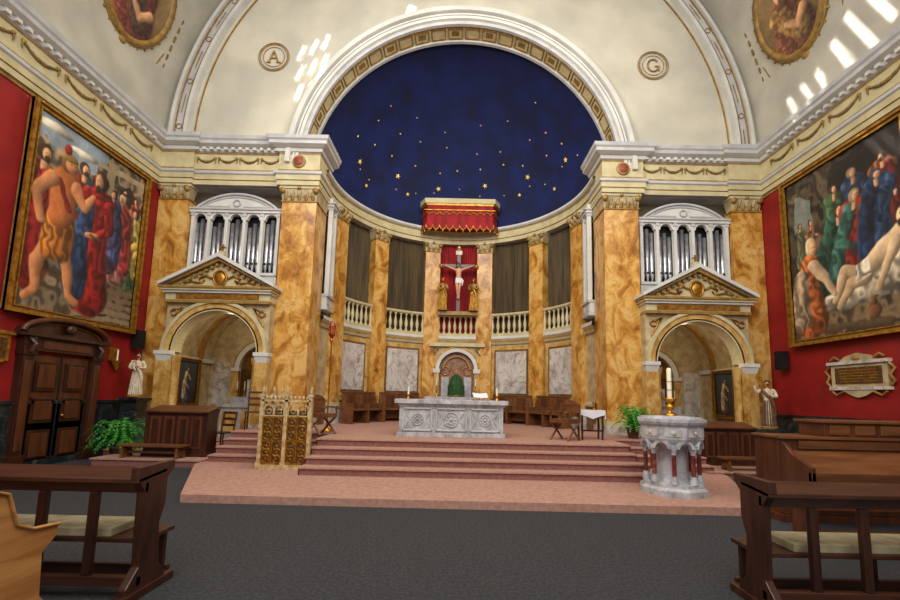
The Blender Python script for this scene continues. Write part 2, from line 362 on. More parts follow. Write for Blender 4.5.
# ---------------------------------------------------------------- aedicules
def archpoly(w,top,r,sp,z0=.15):
    return [(-w,z0),(-r,z0),(-r,sp)]+[(-r*math.cos(math.radians(a)),sp+r*math.sin(math.radians(a))) for a in range(10,180,10)]+[(r,sp),(r,z0),(w,z0),(w,top),(-w,top)]
for sg in(-1,1):
    b=B(T(sg*6.73,0,0)); W=1.46
    b.prism(archpoly(1.45,4.2,1.22,2.75),11.65,12.05,CREAM2)
    b.arc(0,2.75,1.2,1.42,11.56,11.66,YM2,n=32); b.arc(0,2.75,1.38,1.47,11.52,11.66,CREAM,n=32); b.arc(0,2.75,1.17,1.24,11.56,12.0,CREAM,n=32)
    for e in(-1,1):
        b.box(e*1.36-.17,e*1.36+.17,11.5,11.66,.15,2.5,YM2)
        b.box(e*1.36-.2,e*1.36+.2,11.46,11.66,.15,.8,GM)
        b.box(e*1.36-.21,e*1.36+.21,11.44,11.7,2.66,2.76,WHITE); b.frus(e*1.36-.15,e*1.36+.15,11.5,11.66,2.48,2.66,.04,WHITE)
        b.lathe([(.12,.15),(.12,.3),(.09,.35),(.085,2.4),(.12,2.5),(.13,2.62)],YM2,(e*1.12,11.72,0),14)
        b.tube([(e*1.3,11.62,3.9),(e*1.15,11.62,3.95),(e*.98,11.62,4.02),(e*1.15,11.62,3.75),(e*1.3,11.62,3.5)],.025,GOLD,5)
        b.ring((e*1.24,11.62,3.86),.09,.02,GOLD,n=12)
    b.box(-W,W,11.5,12.05,4.12,4.2,GOLDP); b.box(-W,W,11.54,12.05,4.2,4.4,CREAM); b.box(-W+.3,W-.3,11.52,11.56,4.23,4.37,GOLD)
    for z,e,m in((4.4,.04,WHITE),(4.46,.09,CREAM),(4.52,.13,GOLDP)): b.box(-W-e,W+e,11.5-e,12.05,z,z+.06,m)
    zb=4.58; A=5.42
    b.prism([(-W,zb),(W,zb),(0,A-.05)],11.6,12.06,CREAM)
    for e in(-1,1):
        b.prism([(e*(W+.15),zb),(e*(W+.15),zb+.09),(0,A+.12),(0,A)],11.36,12.06,WHITE)
        b.prism([(e*(W+.02),zb),(e*(W+.02),zb+.01),(0,A),(0,A-.1)],11.44,12.06,GOLDP)
        for i in range(9):
            t=(i+.5)/9; x=e*(W-.1)*t; z=A-.14-(A-zb-.1)*t; b.box(x-.04,x+.04,11.5,11.6,z-.05,z+.02,GOLDP)
        b.tube([(e*.22,11.57,4.83),(e*.4,11.56,4.92),(e*.58,11.56,4.82),(e*.5,11.56,4.7),(e*.42,11.56,4.78),(e*.6,11.56,4.7),(e*.8,11.57,4.74),(e*1.0,11.57,4.66)],[.03,.035,.035,.03,.02,.03,.03,.01],GOLD,6)
    b.sph((0,11.58,4.85),(.15,.05,.18),GOLD,12,8); b.ring((0,11.57,4.85),.18,.03,GOLD,Rz=.22)
    b.box(-.09,.09,11.5,11.7,A+.08,A+.2,CREAM); b.box(-.02,.02,11.57,11.62,A+.2,A+.42,GOLD); b.box(-.08,.08,11.57,11.62,A+.31,A+.35,GOLD)
    b.obj('chapel_aedicule')
    b=B(T(sg*6.93,0,0))
    b.box(-1.95,-1.9,12.3,15.3,.1,2.8,CREAM2); b.box(1.9,1.95,12.3,15.3,.1,2.8,CREAM2)
    b.arc(0,2.75,1.88,1.98,12.05,15.3,CREAM2,n=32)
    b.arc(0,2.75,1.8,1.9,12.9,13.15,GOLDP,n=32); b.arc(0,2.75,1.8,1.9,14.2,14.45,GOLDP,n=32)
    b.prism(archpoly(1.95,4.75,.85,2.5),15.1,15.3,CREAM2)
    b.arc(0,2.5,.85,1.02,15.02,15.12,WHITE,n=24); b.arc(0,2.5,1.02,1.08,15.05,15.12,GOLDP,n=24)
    for e in(-1,1): b.box(e*.95-.1,e*.95+.1,15.0,15.12,.15,2.4,YM2); b.box(e*.95-.14,e*.95+.14,14.96,15.12,2.4,2.52,WHITE); b.box(e*1.5-.28,e*1.5+.28,15.06,15.11,1.2,2.7,GM); b.box(e*1.9-.1,e*1.9+.1,12.5,15.1,2.65,2.78,WHITE)
    vs=[]
    for i in range(13):
        a=pi*i/12; vs+=[(.85*math.cos(a),15.2+.8*math.sin(a),.15),(.85*math.cos(a),15.2+.8*math.sin(a),2.5)]
    b.add(vs,[(2*i,2*i+2,2*i+3,2*i+1) for i in range(12)],PANEL,True)
    vs=[]
    for j in range(7):
        e=pi/2*j/6
        for i in range(13):
            a=pi*i/12; vs.append((.85*math.cos(a)*math.cos(e),15.2+.8*math.sin(a)*math.cos(e),2.5+.85*math.sin(e)))
    b.add(vs,[(j*13+i,j*13+i+1,j*13+14+i,j*13+13+i) for j in range(6) for i in range(12)],GOLDP,True)
    b.obj('wall_chapel')
    b=B(T(sg*6.93,0,0))
    b.box(-1.0,1.0,14.3,14.95,.16,1.15,WM); b.box(-1.08,1.08,14.22,14.98,1.15,1.25,WM)
    for x in(-.65,0,.65): b.box(x-.26,x+.26,14.27,14.3,.35,1.02,YM2); b.ring((x,14.27,.68),.14,.02,GOLDP,n=14)
    b.box(-.9,.9,14.7,14.98,1.25,1.5,WM); b.box(-.3,.3,14.6,14.98,1.5,2.1,WM); b.box(-.2,.2,14.58,14.6,1.58,2.0,GOLD)
    b.frus(-.22,.22,14.68,14.9,2.1,2.3,-.1,WM); b.sph((0,14.79,2.38),.1,WM)
    for x in(-.75,-.5,.5,.75): b.lathe([(.06,1.5),(.02,1.54),(.02,1.7),(.04,1.72),(.02,1.74)],BRASS,(x,14.84,0),8); b.lathe([(.018,1.74),(.018,2.05)],WAX,(x,14.84,0),8)
    b.obj('side_altar')
# ---------------------------------------------------------------- apse
def apM(phi): return T(0,YC,0)@RZ(-math.radians(phi))
def arcpath(r,p0,p1,step=2.0):
    n=max(2,int(abs(p1-p0)/step)); return [(r*math.sin(math.radians(p0+(p1-p0)*i/n)),YC+r*math.cos(math.radians(p0+(p1-p0)*i/n))) for i in range(n+1)]
PIL=[-75,-46,-15,15,46,75]
b=B()
b.sweep(arcpath(RA,-90,90,3),[(0,.7),(0,4.1)],CREAM2,True)
b.sweep(arcpath(RA,-90,90,3),[(0,.7),(.06,.7),(.06,1.45),(.1,1.47),(.1,1.55),(0,1.58)],[PANEL,PANEL,CREAM,CREAM,CREAM])
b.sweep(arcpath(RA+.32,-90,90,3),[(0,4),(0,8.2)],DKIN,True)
b.sweep(arcpath(RA,-90,90,3),[(-.35,3.78),(.06,3.78),(.1,3.86),(.1,3.92),(.16,4.0),(.16,4.1),(-.35,4.1)],[CREAM,CREAM,GOLDP,CREAM,WHITE,WHITE])
b.obj('wall_apse')
b=B()
b.sweep([(-RA,12.4)]+arcpath(RA,-90,90,3)+[(RA,12.4)],[(-.35,8.0),(.1,8.0),(.1,8.15),(.14,8.17),(.14,8.26),(.06,8.29),(.06,8.46),(.16,8.5),(.2,8.55),(.2,8.62),(.0,8.64),(-.75,8.64)],[GREYW,CREAM,GOLDP,CREAM,GOLDP,CREAM,CREAM,GREYW,WHITE,GREYW,GREYW])
b.obj('trim_apse_cornice')
b=B(); vs=[];N=48;Mx=20
for j in range(Mx+1):
    e=pi/2*j/Mx
    for i in range(N+1):
        a=pi*i/N; vs.append((4.85*math.cos(a)*math.cos(e),12.6+4.7*math.sin(a)*math.cos(e),8.5+4.85*math.sin(e)))
b.add(vs,[(j*(N+1)+i,j*(N+1)+i+1,(j+1)*(N+1)+i+1,(j+1)*(N+1)+i) for j in range(Mx) for i in range(N)],BLUE,True)
b.obj('ceiling_apse_dome')
b=B()
def star(az,el,r):
    a,e=math.radians(az),math.radians(el)
    d=Vector((math.sin(a)*math.cos(e),math.cos(a)*math.cos(e),math.sin(e))); c=Vector((0,12.6,8.5))+Vector((d.x*4.8,d.y*4.65,d.z*4.8))
    u=Vector((math.cos(a),-math.sin(a),0)); w=d.cross(u); t=random.random()*6
    vs=[tuple(c-d*.02)]
    for i in range(10):
        q=t+pi*i/5; R=r if i%2==0 else r*.42; vs.append(tuple(c+u*R*math.cos(q)+w*R*math.sin(q)))
    b.add(vs,[(0,1+i,1+(i+1)%10) for i in range(10)],STAR)
for az in range(-70,80,20): star(az+random.uniform(-2,2),16+random.uniform(-2,2),.085)
for az in range(-60,70,24): star(az+random.uniform(-2,2),24+random.uniform(-2,2),.11)
for az in range(-66,75,13): star(az+random.uniform(-2,2),31+random.uniform(-2,2),.05)
for az in range(-60,75,17): star(az+random.uniform(-3,3),40+random.uniform(-2,2),.042)
for az in range(-72,75,12): star(az+random.uniform(-3,3),20+random.uniform(-3,3),.04)
for az in range(-60,75,24): star(az+random.uniform(-3,3),50+random.uniform(-2,2),.035)
b.obj('ceiling_dome_stars')
for p in PIL:
    b=B(apM(p)); w=.31
    b.box(-w,w,RA-.2,RA+.3,.72,7.65,YM); b.box(-w-.05,w+.05,RA-.26,RA+.1,.72,1.3,GM); b.box(-w-.03,w+.03,RA-.23,RA+.1,1.3,1.4,CREAM)
    capital(b,-w,w,RA-.2,RA+.3,7.56,8.0)
    b.obj('marble_pilaster')
b=B()
for p0,p1 in((-71,-50),(-41,-19),(19,41),(50,71)):
    n=110; pts=[]
    for i in range(n+1):
        p=p0-2+(p1-p0+4)*i/n; r=RA+.2+.035*math.sin(i*1.15)
        pts.append((r*math.sin(math.radians(p)),YC+r*math.cos(math.radians(p))))
    b.sweep(pts,[(0,4.1),(0,8.02)],DARKG,True)
b.obj('organ_screen_curtain')
for p0,p1 in((-73,-49),(-43,-18),(-12,12),(18,43),(49,73)):
    b=B()
    b.sweep(arcpath(RA,p0,p1),[(-.02,4.92),(.14,4.92),(.17,4.96),(.17,5.02),(-.02,5.04),(-.02,4.92)],CREAM)
    b.sweep(arcpath(RA,p0,p1),[(-.02,4.1),(.14,4.1),(.14,4.22),(-.02,4.24)],CREAM)
    n=int((p1-p0)/3)
    for i in range(n):
        p=math.radians(p0+(p1-p0)*(i+.5)/n); r=RA-.07
        b.lathe([(.06,4.22),(.06,4.27),(.03,4.32),(.07,4.48),(.065,4.56),(.028,4.76),(.03,4.84),(.06,4.87),(.06,4.93)],CREAM,(r*math.sin(p),YC+r*math.cos(p),0),8)
    b.obj('balustrade')
b=B()
for p0,p1 in((-72,-51),(-42,-19),(19,42),(51,72)):
    q=(p1-p0)
    b.sweep(arcpath(RA,p0,p1),[(.0,1.62),(.05,1.62),(.05,3.7),(0,3.7)],YM2)
    b.sweep(arcpath(RA,p0+q*.08,p1-q*.08),[(.0,1.76),(.07,1.76),(.07,3.56),(0,3.56)],PANEL)
    b.sweep(arcpath(RA,p0+q*.12,p1-q*.12),[(.0,1.84),(.085,1.84),(.085,3.48),(0,3.48)],GM)
b.obj('marble_wall_panel')
b=B(); n=90; pts=[]
for i in range(n+1):
    p=-13+26*i/n; r=RA+.12+.035*math.sin(i*.9); pts.append((r*math.sin(math.radians(p)),YC+r*math.cos(math.radians(p))))
b.sweep(pts,[(0,4.1),(0,8.3)],REDC,True); b.obj('red_curtain')
b=B(T(0,16.9,0))
oct_=[(-1.58,.1),(-1.58,-.3),(-1.36,-.7),(1.36,-.7),(1.58,-.3),(1.58,.1)]
b.prism([(x*1.04,y*1.05) for x,y in oct_],9.42,9.62,CREAM,'xy'); b.prism(oct_,9.34,9.42,GOLD,'xy'); b.prism([(x*.97,y*.97) for x,y in oct_],8.5,9.34,REDC,'xy')
for i in range(len(oct_)-1):
    a,c=Vector(oct_[i]),Vector(oct_[i+1]); L=(c-a).length; k=max(1,round(L/.27))
    for j in range(k):
        p=a+(c-a)*(j+.5)/k; d=(c-a).normalized(); q=L/k/2
        pts=[]
        for s_ in range(9):
            t=pi*s_/8; pts.append((p.x-d.x*q*math.cos(t),p.y-d.y*q*math.cos(t),8.52-.2*math.sin(t)))
        top=[(p.x-d.x*q,p.y-d.y*q,8.6),(p.x+d.x*q,p.y+d.y*q,8.6)]
        b.add(pts+[top[1],top[0]],[tuple(range(11))],REDC)
        b.tube(pts,.02,GOLD,5); e=pts[4]; b.lathe([(.01,-.12),(.03,-.1),(.025,0)],GOLD,(e[0],e[1],e[2]),6)
        b.tube([(p.x-d.x*q,p.y-d.y*q-.02,9.05),(p.x,p.y-.03,8.92),(p.x+d.x*q,p.y+d.y*q-.02,9.05)],.016,GOLD,5)
b.box(-1.42,1.42,-.72,-.6,9.12,9.15,GOLD)
b.obj('red_canopy')
def skin(name,J,E,mt,parent=None,M=None,sub=2):
    me=bpy.data.meshes.new(name); ks=list(J); M=M or Matrix()
    me.from_pydata([tuple(M@Vector(J[k][0])) for k in ks],[(ks.index(a),ks.index(c)) for a,c in E],[])
    o=bpy.data.objects.new(name,me); bpy.context.collection.objects.link(o); me.materials.append(mt)
    md=o.modifiers.new('Skin','SKIN'); md.use_smooth_shade=True
    sc=M.to_scale()[2]
    for i,k in enumerate(ks):
        r=J[k][1]; r=(r,r) if not isinstance(r,tuple) else r
        me.skin_vertices[0].data[i].radius=(r[0]*sc,r[1]*sc); me.skin_vertices[0].data[i].use_root=(i==0)
    s=o.modifiers.new('Sub','SUBSURF'); s.levels=sub; s.render_levels=sub
    if parent: o.parent=parent
    return o
crux=empty('crucifix')
b=B(T(0,16.72,0))
b.box(-.07,.07,0,.08,4.95,7.75,DW); b.box(-.72,.72,0,.08,6.93,7.06,DW); b.box(-.13,.13,-.03,0,7.45,7.62,IVORY)
for x,z in((-.72,6.995),(.72,6.995),(0,7.78)): b.sph((x,.03,z),(.09,.05,.09),GOLD,10,6)
b.box(-.8,.8,-.1,.12,4.93,5.08,GOLDP)
b.obj('cross_wood',crux)
Mc=T(0,16.66,6.42)@Matrix.Scale(.82,4)
J={'pel':((0,0,0),.13),'waist':((0,-.02,.16),.115),'chest':((0,-.03,.38),(.16,.12)),'neck':((0,-.04,.56),.06),'jaw':((-.03,-.07,.63),.075),'head':((-.05,-.07,.72),.095),
'sl':((-.19,-.02,.49),.07),'el':((-.45,-.02,.58),.045),'wl':((-.66,.02,.67),.03),'hl':((-.74,.02,.7),.035),
'sr':((.19,-.02,.49),.07),'er':((.45,-.02,.58),.045),'wr':((.66,.02,.67),.03),'hr':((.74,.02,.7),.035),
'pl':((-.09,0,-.08),.1),'kl':((-.07,-.13,-.5),.065),'al':((-.03,-.02,-.9),.04),'fl':((-.02,-.1,-1.02),.04),
'pr':((.09,0,-.08),.1),'kr':((.05,-.13,-.5),.065),'ar':((.03,-.03,-.9),.04),'fr':((.02,-.12,-1.02),.04)}
E=[('pel','waist'),('waist','chest'),('chest','neck'),('neck','jaw'),('jaw','head'),('chest','sl'),('sl','el'),('el','wl'),('wl','hl'),('chest','sr'),('sr','er'),('er','wr'),('wr','hr'),('pel','pl'),('pl','kl'),('kl','al'),('al','fl'),('pel','pr'),('pr','kr'),('kr','ar'),('ar','fr')]
skin('christ_body',J,E,SKIN,crux,Mc)
b=B(Mc); b.frus(-.15,.15,-.13,.1,-.22,.03,-.01,CLOTH); b.tube([(.13,-.1,0),(.2,-.1,-.1),(.18,-.08,-.35)],[.04,.06,.02],CLOTH,6)
for e in(-1,1):
    for k in range(4): b.tube([(e*.74,.0,.69+.012*k),(e*.79,-.02,.70+.018*k),(e*.8,-.05,.69+.018*k)],[.011,.01,.008],SKIN,5)
    b.tube([(e*.71,-.02,.7),(e*.74,-.05,.74)],[.012,.009],SKIN,5)
b.sph((-.05,-.04,.75),(.1,.11,.1),HAIR); b.sph((-.04,-.13,.6),(.05,.04,.06),HAIR); b.sph((-.05,-.17,.69),(.015,.03,.02),SKIN); b.obj('loincloth_and_hair',crux)
def statue(name,x,y,z,h,face,robe,cloak,raised=False,child=False,stone=None):
    e=empty(name); M=T(x,y,z)@RZ(face)@Matrix.Scale(h/1.75,4)
    J={'pel':((0,0,.92),(.15,.13)),'knee':((.02,-.02,.5),(.17,.15)),'hem':((0,0,.12),(.21,.18)),'hem0':((0,0,.02),(.22,.19)),'waist':((0,0,1.08),(.13,.11)),'chest':((0,-.01,1.3),(.17,.12)),'neck':((0,0,1.48),.06),
    'sl':((-.2,0,1.4),.075),'el':((-.27,-.05,1.12),.075),'wl':((-.1,-.22,1.1),.06),
    'sr':((.2,0,1.4),.075)}
    if raised: J['sl'],J['el'],J['wl']=((-.2,0,1.4),.075),((-.36,-.08,1.28),.07),((-.42,-.18,1.58),.05)
    J['er']=((.27,-.05,1.12),.075); J['wr']=((.08,-.22,1.16),.06)
    Ed=[('pel','knee'),('knee','hem'),('hem','hem0'),('pel','waist'),('waist','chest'),('chest','neck'),('chest','sl'),('sl','el'),('el','wl'),('chest','sr'),('sr','er'),('er','wr')]
    skin('robe',J,Ed,robe,e,M)
    fl=stone or SKIN
    H={'n':((0,0,1.46),.05),'n2':((0,-.01,1.53),.05),'j':((0,-.035,1.58),.065),'h':((0,-.02,1.66),.085),'t':((0,-.01,1.72),.06)}
    skin('head',H,[('n','n2'),('n2','j'),('j','h'),('h','t')],fl,e,M)
    w=Vector(J['wr'][0]); w2=Vector(J['wl'][0])
    b=B(M)
    for q,dr in((w,Vector((-.05,-.04,.02))),(w2,Vector((0,-.03,.06)) if raised else Vector((.05,-.04,.02)))):
        b.sph(tuple(q+dr*.6),(.035,.03,.035),fl,8,6)
        for k in range(4):
            o=Vector(((k-1.5)*.014,0,(k-1.5)*.006)); b.tube([tuple(q+dr*.8+o),tuple(q+dr*1.5+o),tuple(q+dr*2.0+o+Vector((0,-.01,0)))],[.01,.009,.006],fl,5)
        b.tube([tuple(q+dr*.5),tuple(q+dr*1.1+Vector((.03,-.01,.01)))],[.011,.008],fl,5)
    b.sph((0,.02,1.69),(.095,.1,.095),stone or HAIR); b.sph((0,-.105,1.6),(.045,.03,.05),stone or HAIR); b.sph((0,-.11,1.65),(.014,.022,.02),fl,6,5)
    for s_ in(-1,1): b.sph((s_*.032,-.098,1.675),(.012,.008,.008),HAIR,6,4)
    for i in range(9):
        a=-pi*.95+i*pi*.9/8+pi*.02; r0,r1=.15,.225
        b.tube([(r0*math.cos(a),.85*r0*math.sin(a),1.0),(.19*math.cos(a),.16*math.sin(a),.5),(r1*math.cos(a),.2*math.sin(a),.03)],[.018,.026,.03],cloak,6)
    b.tube([(-.2,-.02,1.42),(-.08,-.14,1.25),(.1,-.17,1.0),(.18,-.1,.7),(.2,-.12,.4)],[.06,.055,.06,.06,.02],cloak,8)
    if child:
        b.sph((-.1,-.26,1.24),(.08,.07,.12),IVORY); b.sph((-.1,-.28,1.4),.055,fl); b.tube([(-.1,-.28,1.28),(0,-.34,1.32)],.025,fl,6); b.tube([(-.1,-.3,1.15),(-.02,-.36,1.02)],[.04,.025],IVORY,6)
    b.lathe([(.27,-.06),(.27,0),(.24,.03)],robe if stone else GOLDP,(0,0,0),12,False)
    b.obj('mantle_and_hands',e); return e
for sg in(-1,1): statue('gilt_statue',sg*.62,16.62,5.14,1.3,sg*-.3,GOLDP,GOLD,stone=BRASS)
b=B(T(0,16.86,0))
b.prism(archpoly(1.05,3.72,.72,2.75,.72),-.05,.2,CREAM2)
b.arc(0,2.75,.7,.84,-.12,-.03,WHITE,n=28); b.arc(0,2.75,.86,.92,-.1,-.03,GOLD,n=28); b.arc(0,2.75,.5,.56,.0,.1,GOLDP,n=24)
b.prism([(-.75,.72),(.75,.72),(.75,2.75)]+[(.75*math.cos(math.radians(a)),2.75+.75*math.sin(math.radians(a))) for a in range(10,180,10)]+[(-.75,2.75)],.1,.16,mat('niche_mosaic',C(150,104,74),C(112,72,52),10))
for e in(-1,1):
    b.box(e*.8-.1,e*.8+.1,-.14,-.02,.72,2.6,YM2); b.box(e*.8-.14,e*.8+.14,-.18,-.02,2.6,2.76,WHITE)
    b.tube([(e*.95,-.08,3.6),(e*.75,-.08,3.55),(e*.95,-.08,3.3)],.025,GOLD,5)
b.box(-1.12,1.12,-.2,.1,3.66,3.8,CREAM)
for e in(-.45,.45): b.ring((e,.07,2.7),.17,.025,GOLD,n=14); b.box(e-.15,e+.15,.04,.09,1.6,2.45,WM)
b.obj('reredos_niche')
b=B(T(0,16.05,0)); b.box(-1.1,1.1,0,.55,.72,1.55,WM); b.box(-1.18,1.18,-.06,.58,1.55,1.66,WM)
for x in(-.7,0,.7): b.box(x-.28,x+.28,-.03,0,.85,1.45,GM)
b.obj('high_altar_table')
b=B(T(0,16.3,0)); b.lathe([(.3,1.66),(.31,1.72),(.3,2.0),(.27,2.2),(.2,2.38),(.08,2.5),(.03,2.53)],GREENC,(0,0,0),24)
for i in range(12):
    a=2*pi*i/12; b.tube([(.31*math.cos(a),.31*math.sin(a),1.68),(.3*math.cos(a),.3*math.sin(a),2.05),(.19*math.cos(a),.19*math.sin(a),2.39),(.04*math.cos(a),.04*math.sin(a),2.52)],.022,GREENC,5)
b.ring((0,0,1.7),.31,.02,GOLD,'z'); b.box(-.015,.015,-.015,.015,2.5,2.72,GOLD); b.box(-.06,.06,-.015,.015,2.6,2.63,GOLD); b.obj('veiled_tabernacle')
for x in(-.75,.75):
    b=B(T(x,16.3,1.66)); b.lathe([(.09,0),(.09,.03),(.03,.07),(.025,.2),(.05,.24),(.02,.28),(.02,.4),(.05,.42)],BRASS,n=12); b.lathe([(.022,.42),(.022,.7)],WAX,n=8); b.obj('altar_candlestick')
# ---------------------------------------------------------------- main altar
b=B(T(-.1,10.1,.72))
b.box(-1.29,1.29,-.02,.88,0,.1,WM); b.box(-1.24,1.24,.04,.84,.1,.76,WM); b.frus(-1.24,1.24,.04,.84,.7,.78,.06,WM); b.box(-1.35,1.35,-.07,.92,.78,.88,WM)
for x0,x1 in((-1.16,-.45),(-.37,.37),(.45,1.16)):
    for q in((x0,x1,.14,.17),(x0,x1,.65,.68),(x0,x0+.03,.14,.68),(x1-.03,x1,.14,.68)): b.box(q[0],q[1],.0,.05,q[2],q[3],GREYW)
    cx=(x0+x1)/2; R0=.17 if abs(cx)<.1 else .13
    b.ring((cx,.03,.41),R0,.018,WM)
    for k in range(8):
        a=pi*k/4; b.sph((cx+R0*.6*math.cos(a),.035,.41+R0*.6*math.sin(a)),(.03,.018,.03),WM,8,6)
    b.sph((cx,.03,.41),.04,WM,8,6)
    for e in(-1,1):
        for f in(-1,1): b.tube([(cx+e*.2,.035,.41+f*.02),(cx+e*.26,.03,.41+f*.1),(cx+e*.3,.035,.41+f*.2)],[.01,.02,.01],WM,6)
b.obj('marble_altar',bev=.006)
for x,y in((-1.18,10.5),(1.02,10.5)):
    b=B(T(x,y,1.6)); b.lathe([(.06,0),(.06,.02),(.02,.05),(.02,.1),(.05,.12)],BRASS,n=12); b.lathe([(.025,.12),(.025,.3)],WAX,n=8); b.obj('altar_candle')
b=B(T(.6,10.45,1.6)@RZ(.1)); b.box(-.18,.18,-.13,.13,.0,.03,BRASS); b.add([(-.19,-.12,.06),(.19,-.12,.06),(.19,.12,.17),(-.19,.12,.17)],[(0,1,2,3)],BRASS); b.add([(-.18,-.125,.075),(0,-.12,.06),(.18,-.125,.075),(.18,.115,.19),(0,.12,.17),(-.18,.115,.19)],[(0,1,4,5),(1,2,3,4)],CLOTH); b.tube([(0,.1,.02),(0,.1,.14)],.015,BRASS); b.obj('missal_stand')
# ---------------------------------------------------------------- stalls
def stall(phi,w,r=3.55):
    b=B(apM(phi)@T(0,r,.72)); h=w/2
    b.box(-h,h,-.22,.22,.42,.47,BW); b.box(-h,h,.2,.25,.1,1.0,BW); b.box(-h-.02,h+.02,.18,.27,1.0,1.06,BW)
    n=int(w/.55)
    for i in range(n+1):
        x=-h+w*i/n; b.prism([(-.24,0),(.25,0),(.25,1.0),(.16,.9),(.1,.66),(-.2,.66),(-.24,.6)],x-.025,x+.025,BW,'yz'); b.lathe([(.035,-.03),(.035,.03)],BW,(x,-.22,.64),8,ax='x')
    for i in range(n): x=-h+w*(i+.5)/n; b.box(x-.18,x+.18,.185,.2,.52,.95,MW)
    b.obj('choir_stall',bev=.006)
for p in(-62,-34,34,62): stall(p,1.6)
def armchair(x,y,z,a,mt=BW,name='sanctuary_chair'):
    b=B(T(x,y,z)@RZ(a)@Matrix.Scale(.95,4))
    b.box(-.28,.28,-.25,.25,.42,.47,mt); b.box(-.25,.25,-.23,.22,.47,.52,BW)
    for e in(-1,1):
        b.tube([(e*.26,-.24,0),(e*.26,0,.25),(e*.26,.24,.45)],.028,mt); b.tube([(e*.26,.24,0),(e*.26,0,.25),(e*.26,-.24,.45),(e*.26,-.22,.66)],.028,mt)
        b.box(e*.26-.035,e*.26+.035,-.28,.26,.66,.7,mt); b.lathe([(.045,-.04),(.045,.04)],mt,(e*.26,-.28,.67),10,ax='x'); b.box(e*.26-.025,e*.26+.025,.2,.26,.45,.9,mt)
    b.box(-.26,.26,.21,.25,.58,.86,mt)
    b.prism([(-.28,.86),(.28,.86),(.2,.94),(0,1.0),(-.2,.94)],.2,.26,mt); b.obj(name,bev=.005)
armchair(2.6,10.1,.72,-.9,BW); armchair(-3.2,10.2,.72,1.1,BW)
b=B(T(3.3,10.4,.72)); b.box(-.3,.3,-.2,.2,.68,.71,CLOTH)
for e in(-1,1):
    b.box(e*.3-.01,e*.3+.01,-.2,.2,.5,.7,CLOTH)
    for f in(-1,1): b.tube([(e*.24,f*.15,0),(e*.25,f*.15,.3),(e*.24,f*.15,.68)],[.02,.028,.022],DW,6)
b.prism([(-.3,.71),(-.3,.6),(-.15,.56),(0,.5),(.15,.56),(.3,.6),(.3,.71)],-.21,-.2,CLOTH); b.box(-.24,.24,-.13,-.1,.2,.24,DW); b.lathe([(.03,.71),(.03,.73),(.01,.76),(.05,.86),(.05,.9)],BRASS,(.1,0,0),10); b.obj('credence_table')
# ---------------------------------------------------------------- pulpit screen
def screen(b,w):
    h=w/2
    for x in(-h,0,h):
        b.box(x-.035,x+.035,-.04,.04,0,1.5,TRAC); b.box(x-.05,x+.05,-.055,.055,0,.16,TRAC); b.box(x-.045,x+.045,-.05,.05,1.48,1.54,TRAC); b.lathe([(.02,1.54),(.04,1.58),(.025,1.64),(.005,1.7)],TRAC,(x,0,0),8)
    b.box(-h,h,-.05,.05,0,.1,TRAC); b.box(-h,h,-.04,.04,1.38,1.42,TRAC)
    for s_ in(-1,1):
        c=s_*h/2; q=h/2-.035
        b.box(c-q,c+q,-.012,.012,.1,1.08,BRONZE)
        for zz in(.12,.58,1.06): b.box(c-q,c+q,-.03,.03,zz-.02,zz+.02,BRASS)
        for xx in(-q+.01,0,q-.01): b.box(c+xx-.012,c+xx+.012,-.028,.028,.1,1.08,BRASS)
        for zz in(.22,.35,.48,.69,.82,.95):
            for e in(-1,1): b.ring((c+e*q*.5,-.02,zz),q*.38,.009,BRASS,n=10,m=4); b.sph((c+e*q*.5,-.02,zz),.02,BRASS,6,4)
        for e in(-1,1):
            cc=c+e*q*.5; r=q*.5
            b.arc(cc,1.22,r-.025,r,-.03,.03,TRAC,n=10); b.box(cc-r,cc-r+.02,-.03,.03,1.08,1.22,TRAC); b.box(cc+r-.02,cc+r,-.03,.03,1.08,1.22,TRAC); b.ring((cc,0,1.18),r*.4,.012,TRAC,n=10,m=5); b.box(cc-r,cc+r,-.008,.008,1.08,1.2,BRONZE)
        for k in range(5): b.sph((c-q+2*q*(k+.5)/5,0,1.46),(.03,.02,.045),TRAC,8,6)
        b.box(c-q,c+q,-.02,.02,1.05,1.1,TRAC)
b=B(T(-3.5,8.8,.12)); screen(b,1.0)
b.M=T(-3.98,9.27,.12)@RZ(pi/2); screen(b,.85)
b.obj('brass_pulpit_screen')
b=B(T(-3.28,10.9,.72)); b.lathe([(.16,0),(.16,.03),(.04,.08),(.02,.2),(.018,2.3),(.05,2.34),(.02,2.4)],BRASS,n=14)
b.lathe([(.03,2.4),(.09,2.5),(.09,2.7),(.1,2.72),(.03,2.85)],mat('lantern_red',C(130,24,20),rough=.3),n=8,smooth=False)
for i in range(8): a=2*pi*i/8; b.tube([(.09*math.cos(a),.09*math.sin(a),2.5),(.09*math.cos(a),.09*math.sin(a),2.72)],.012,BRASS,5)
b.box(-.012,.012,-.012,.012,2.8,3.15,BRASS); b.box(-.07,.07,-.012,.012,3.0,3.025,BRASS); b.obj('processional_lantern')
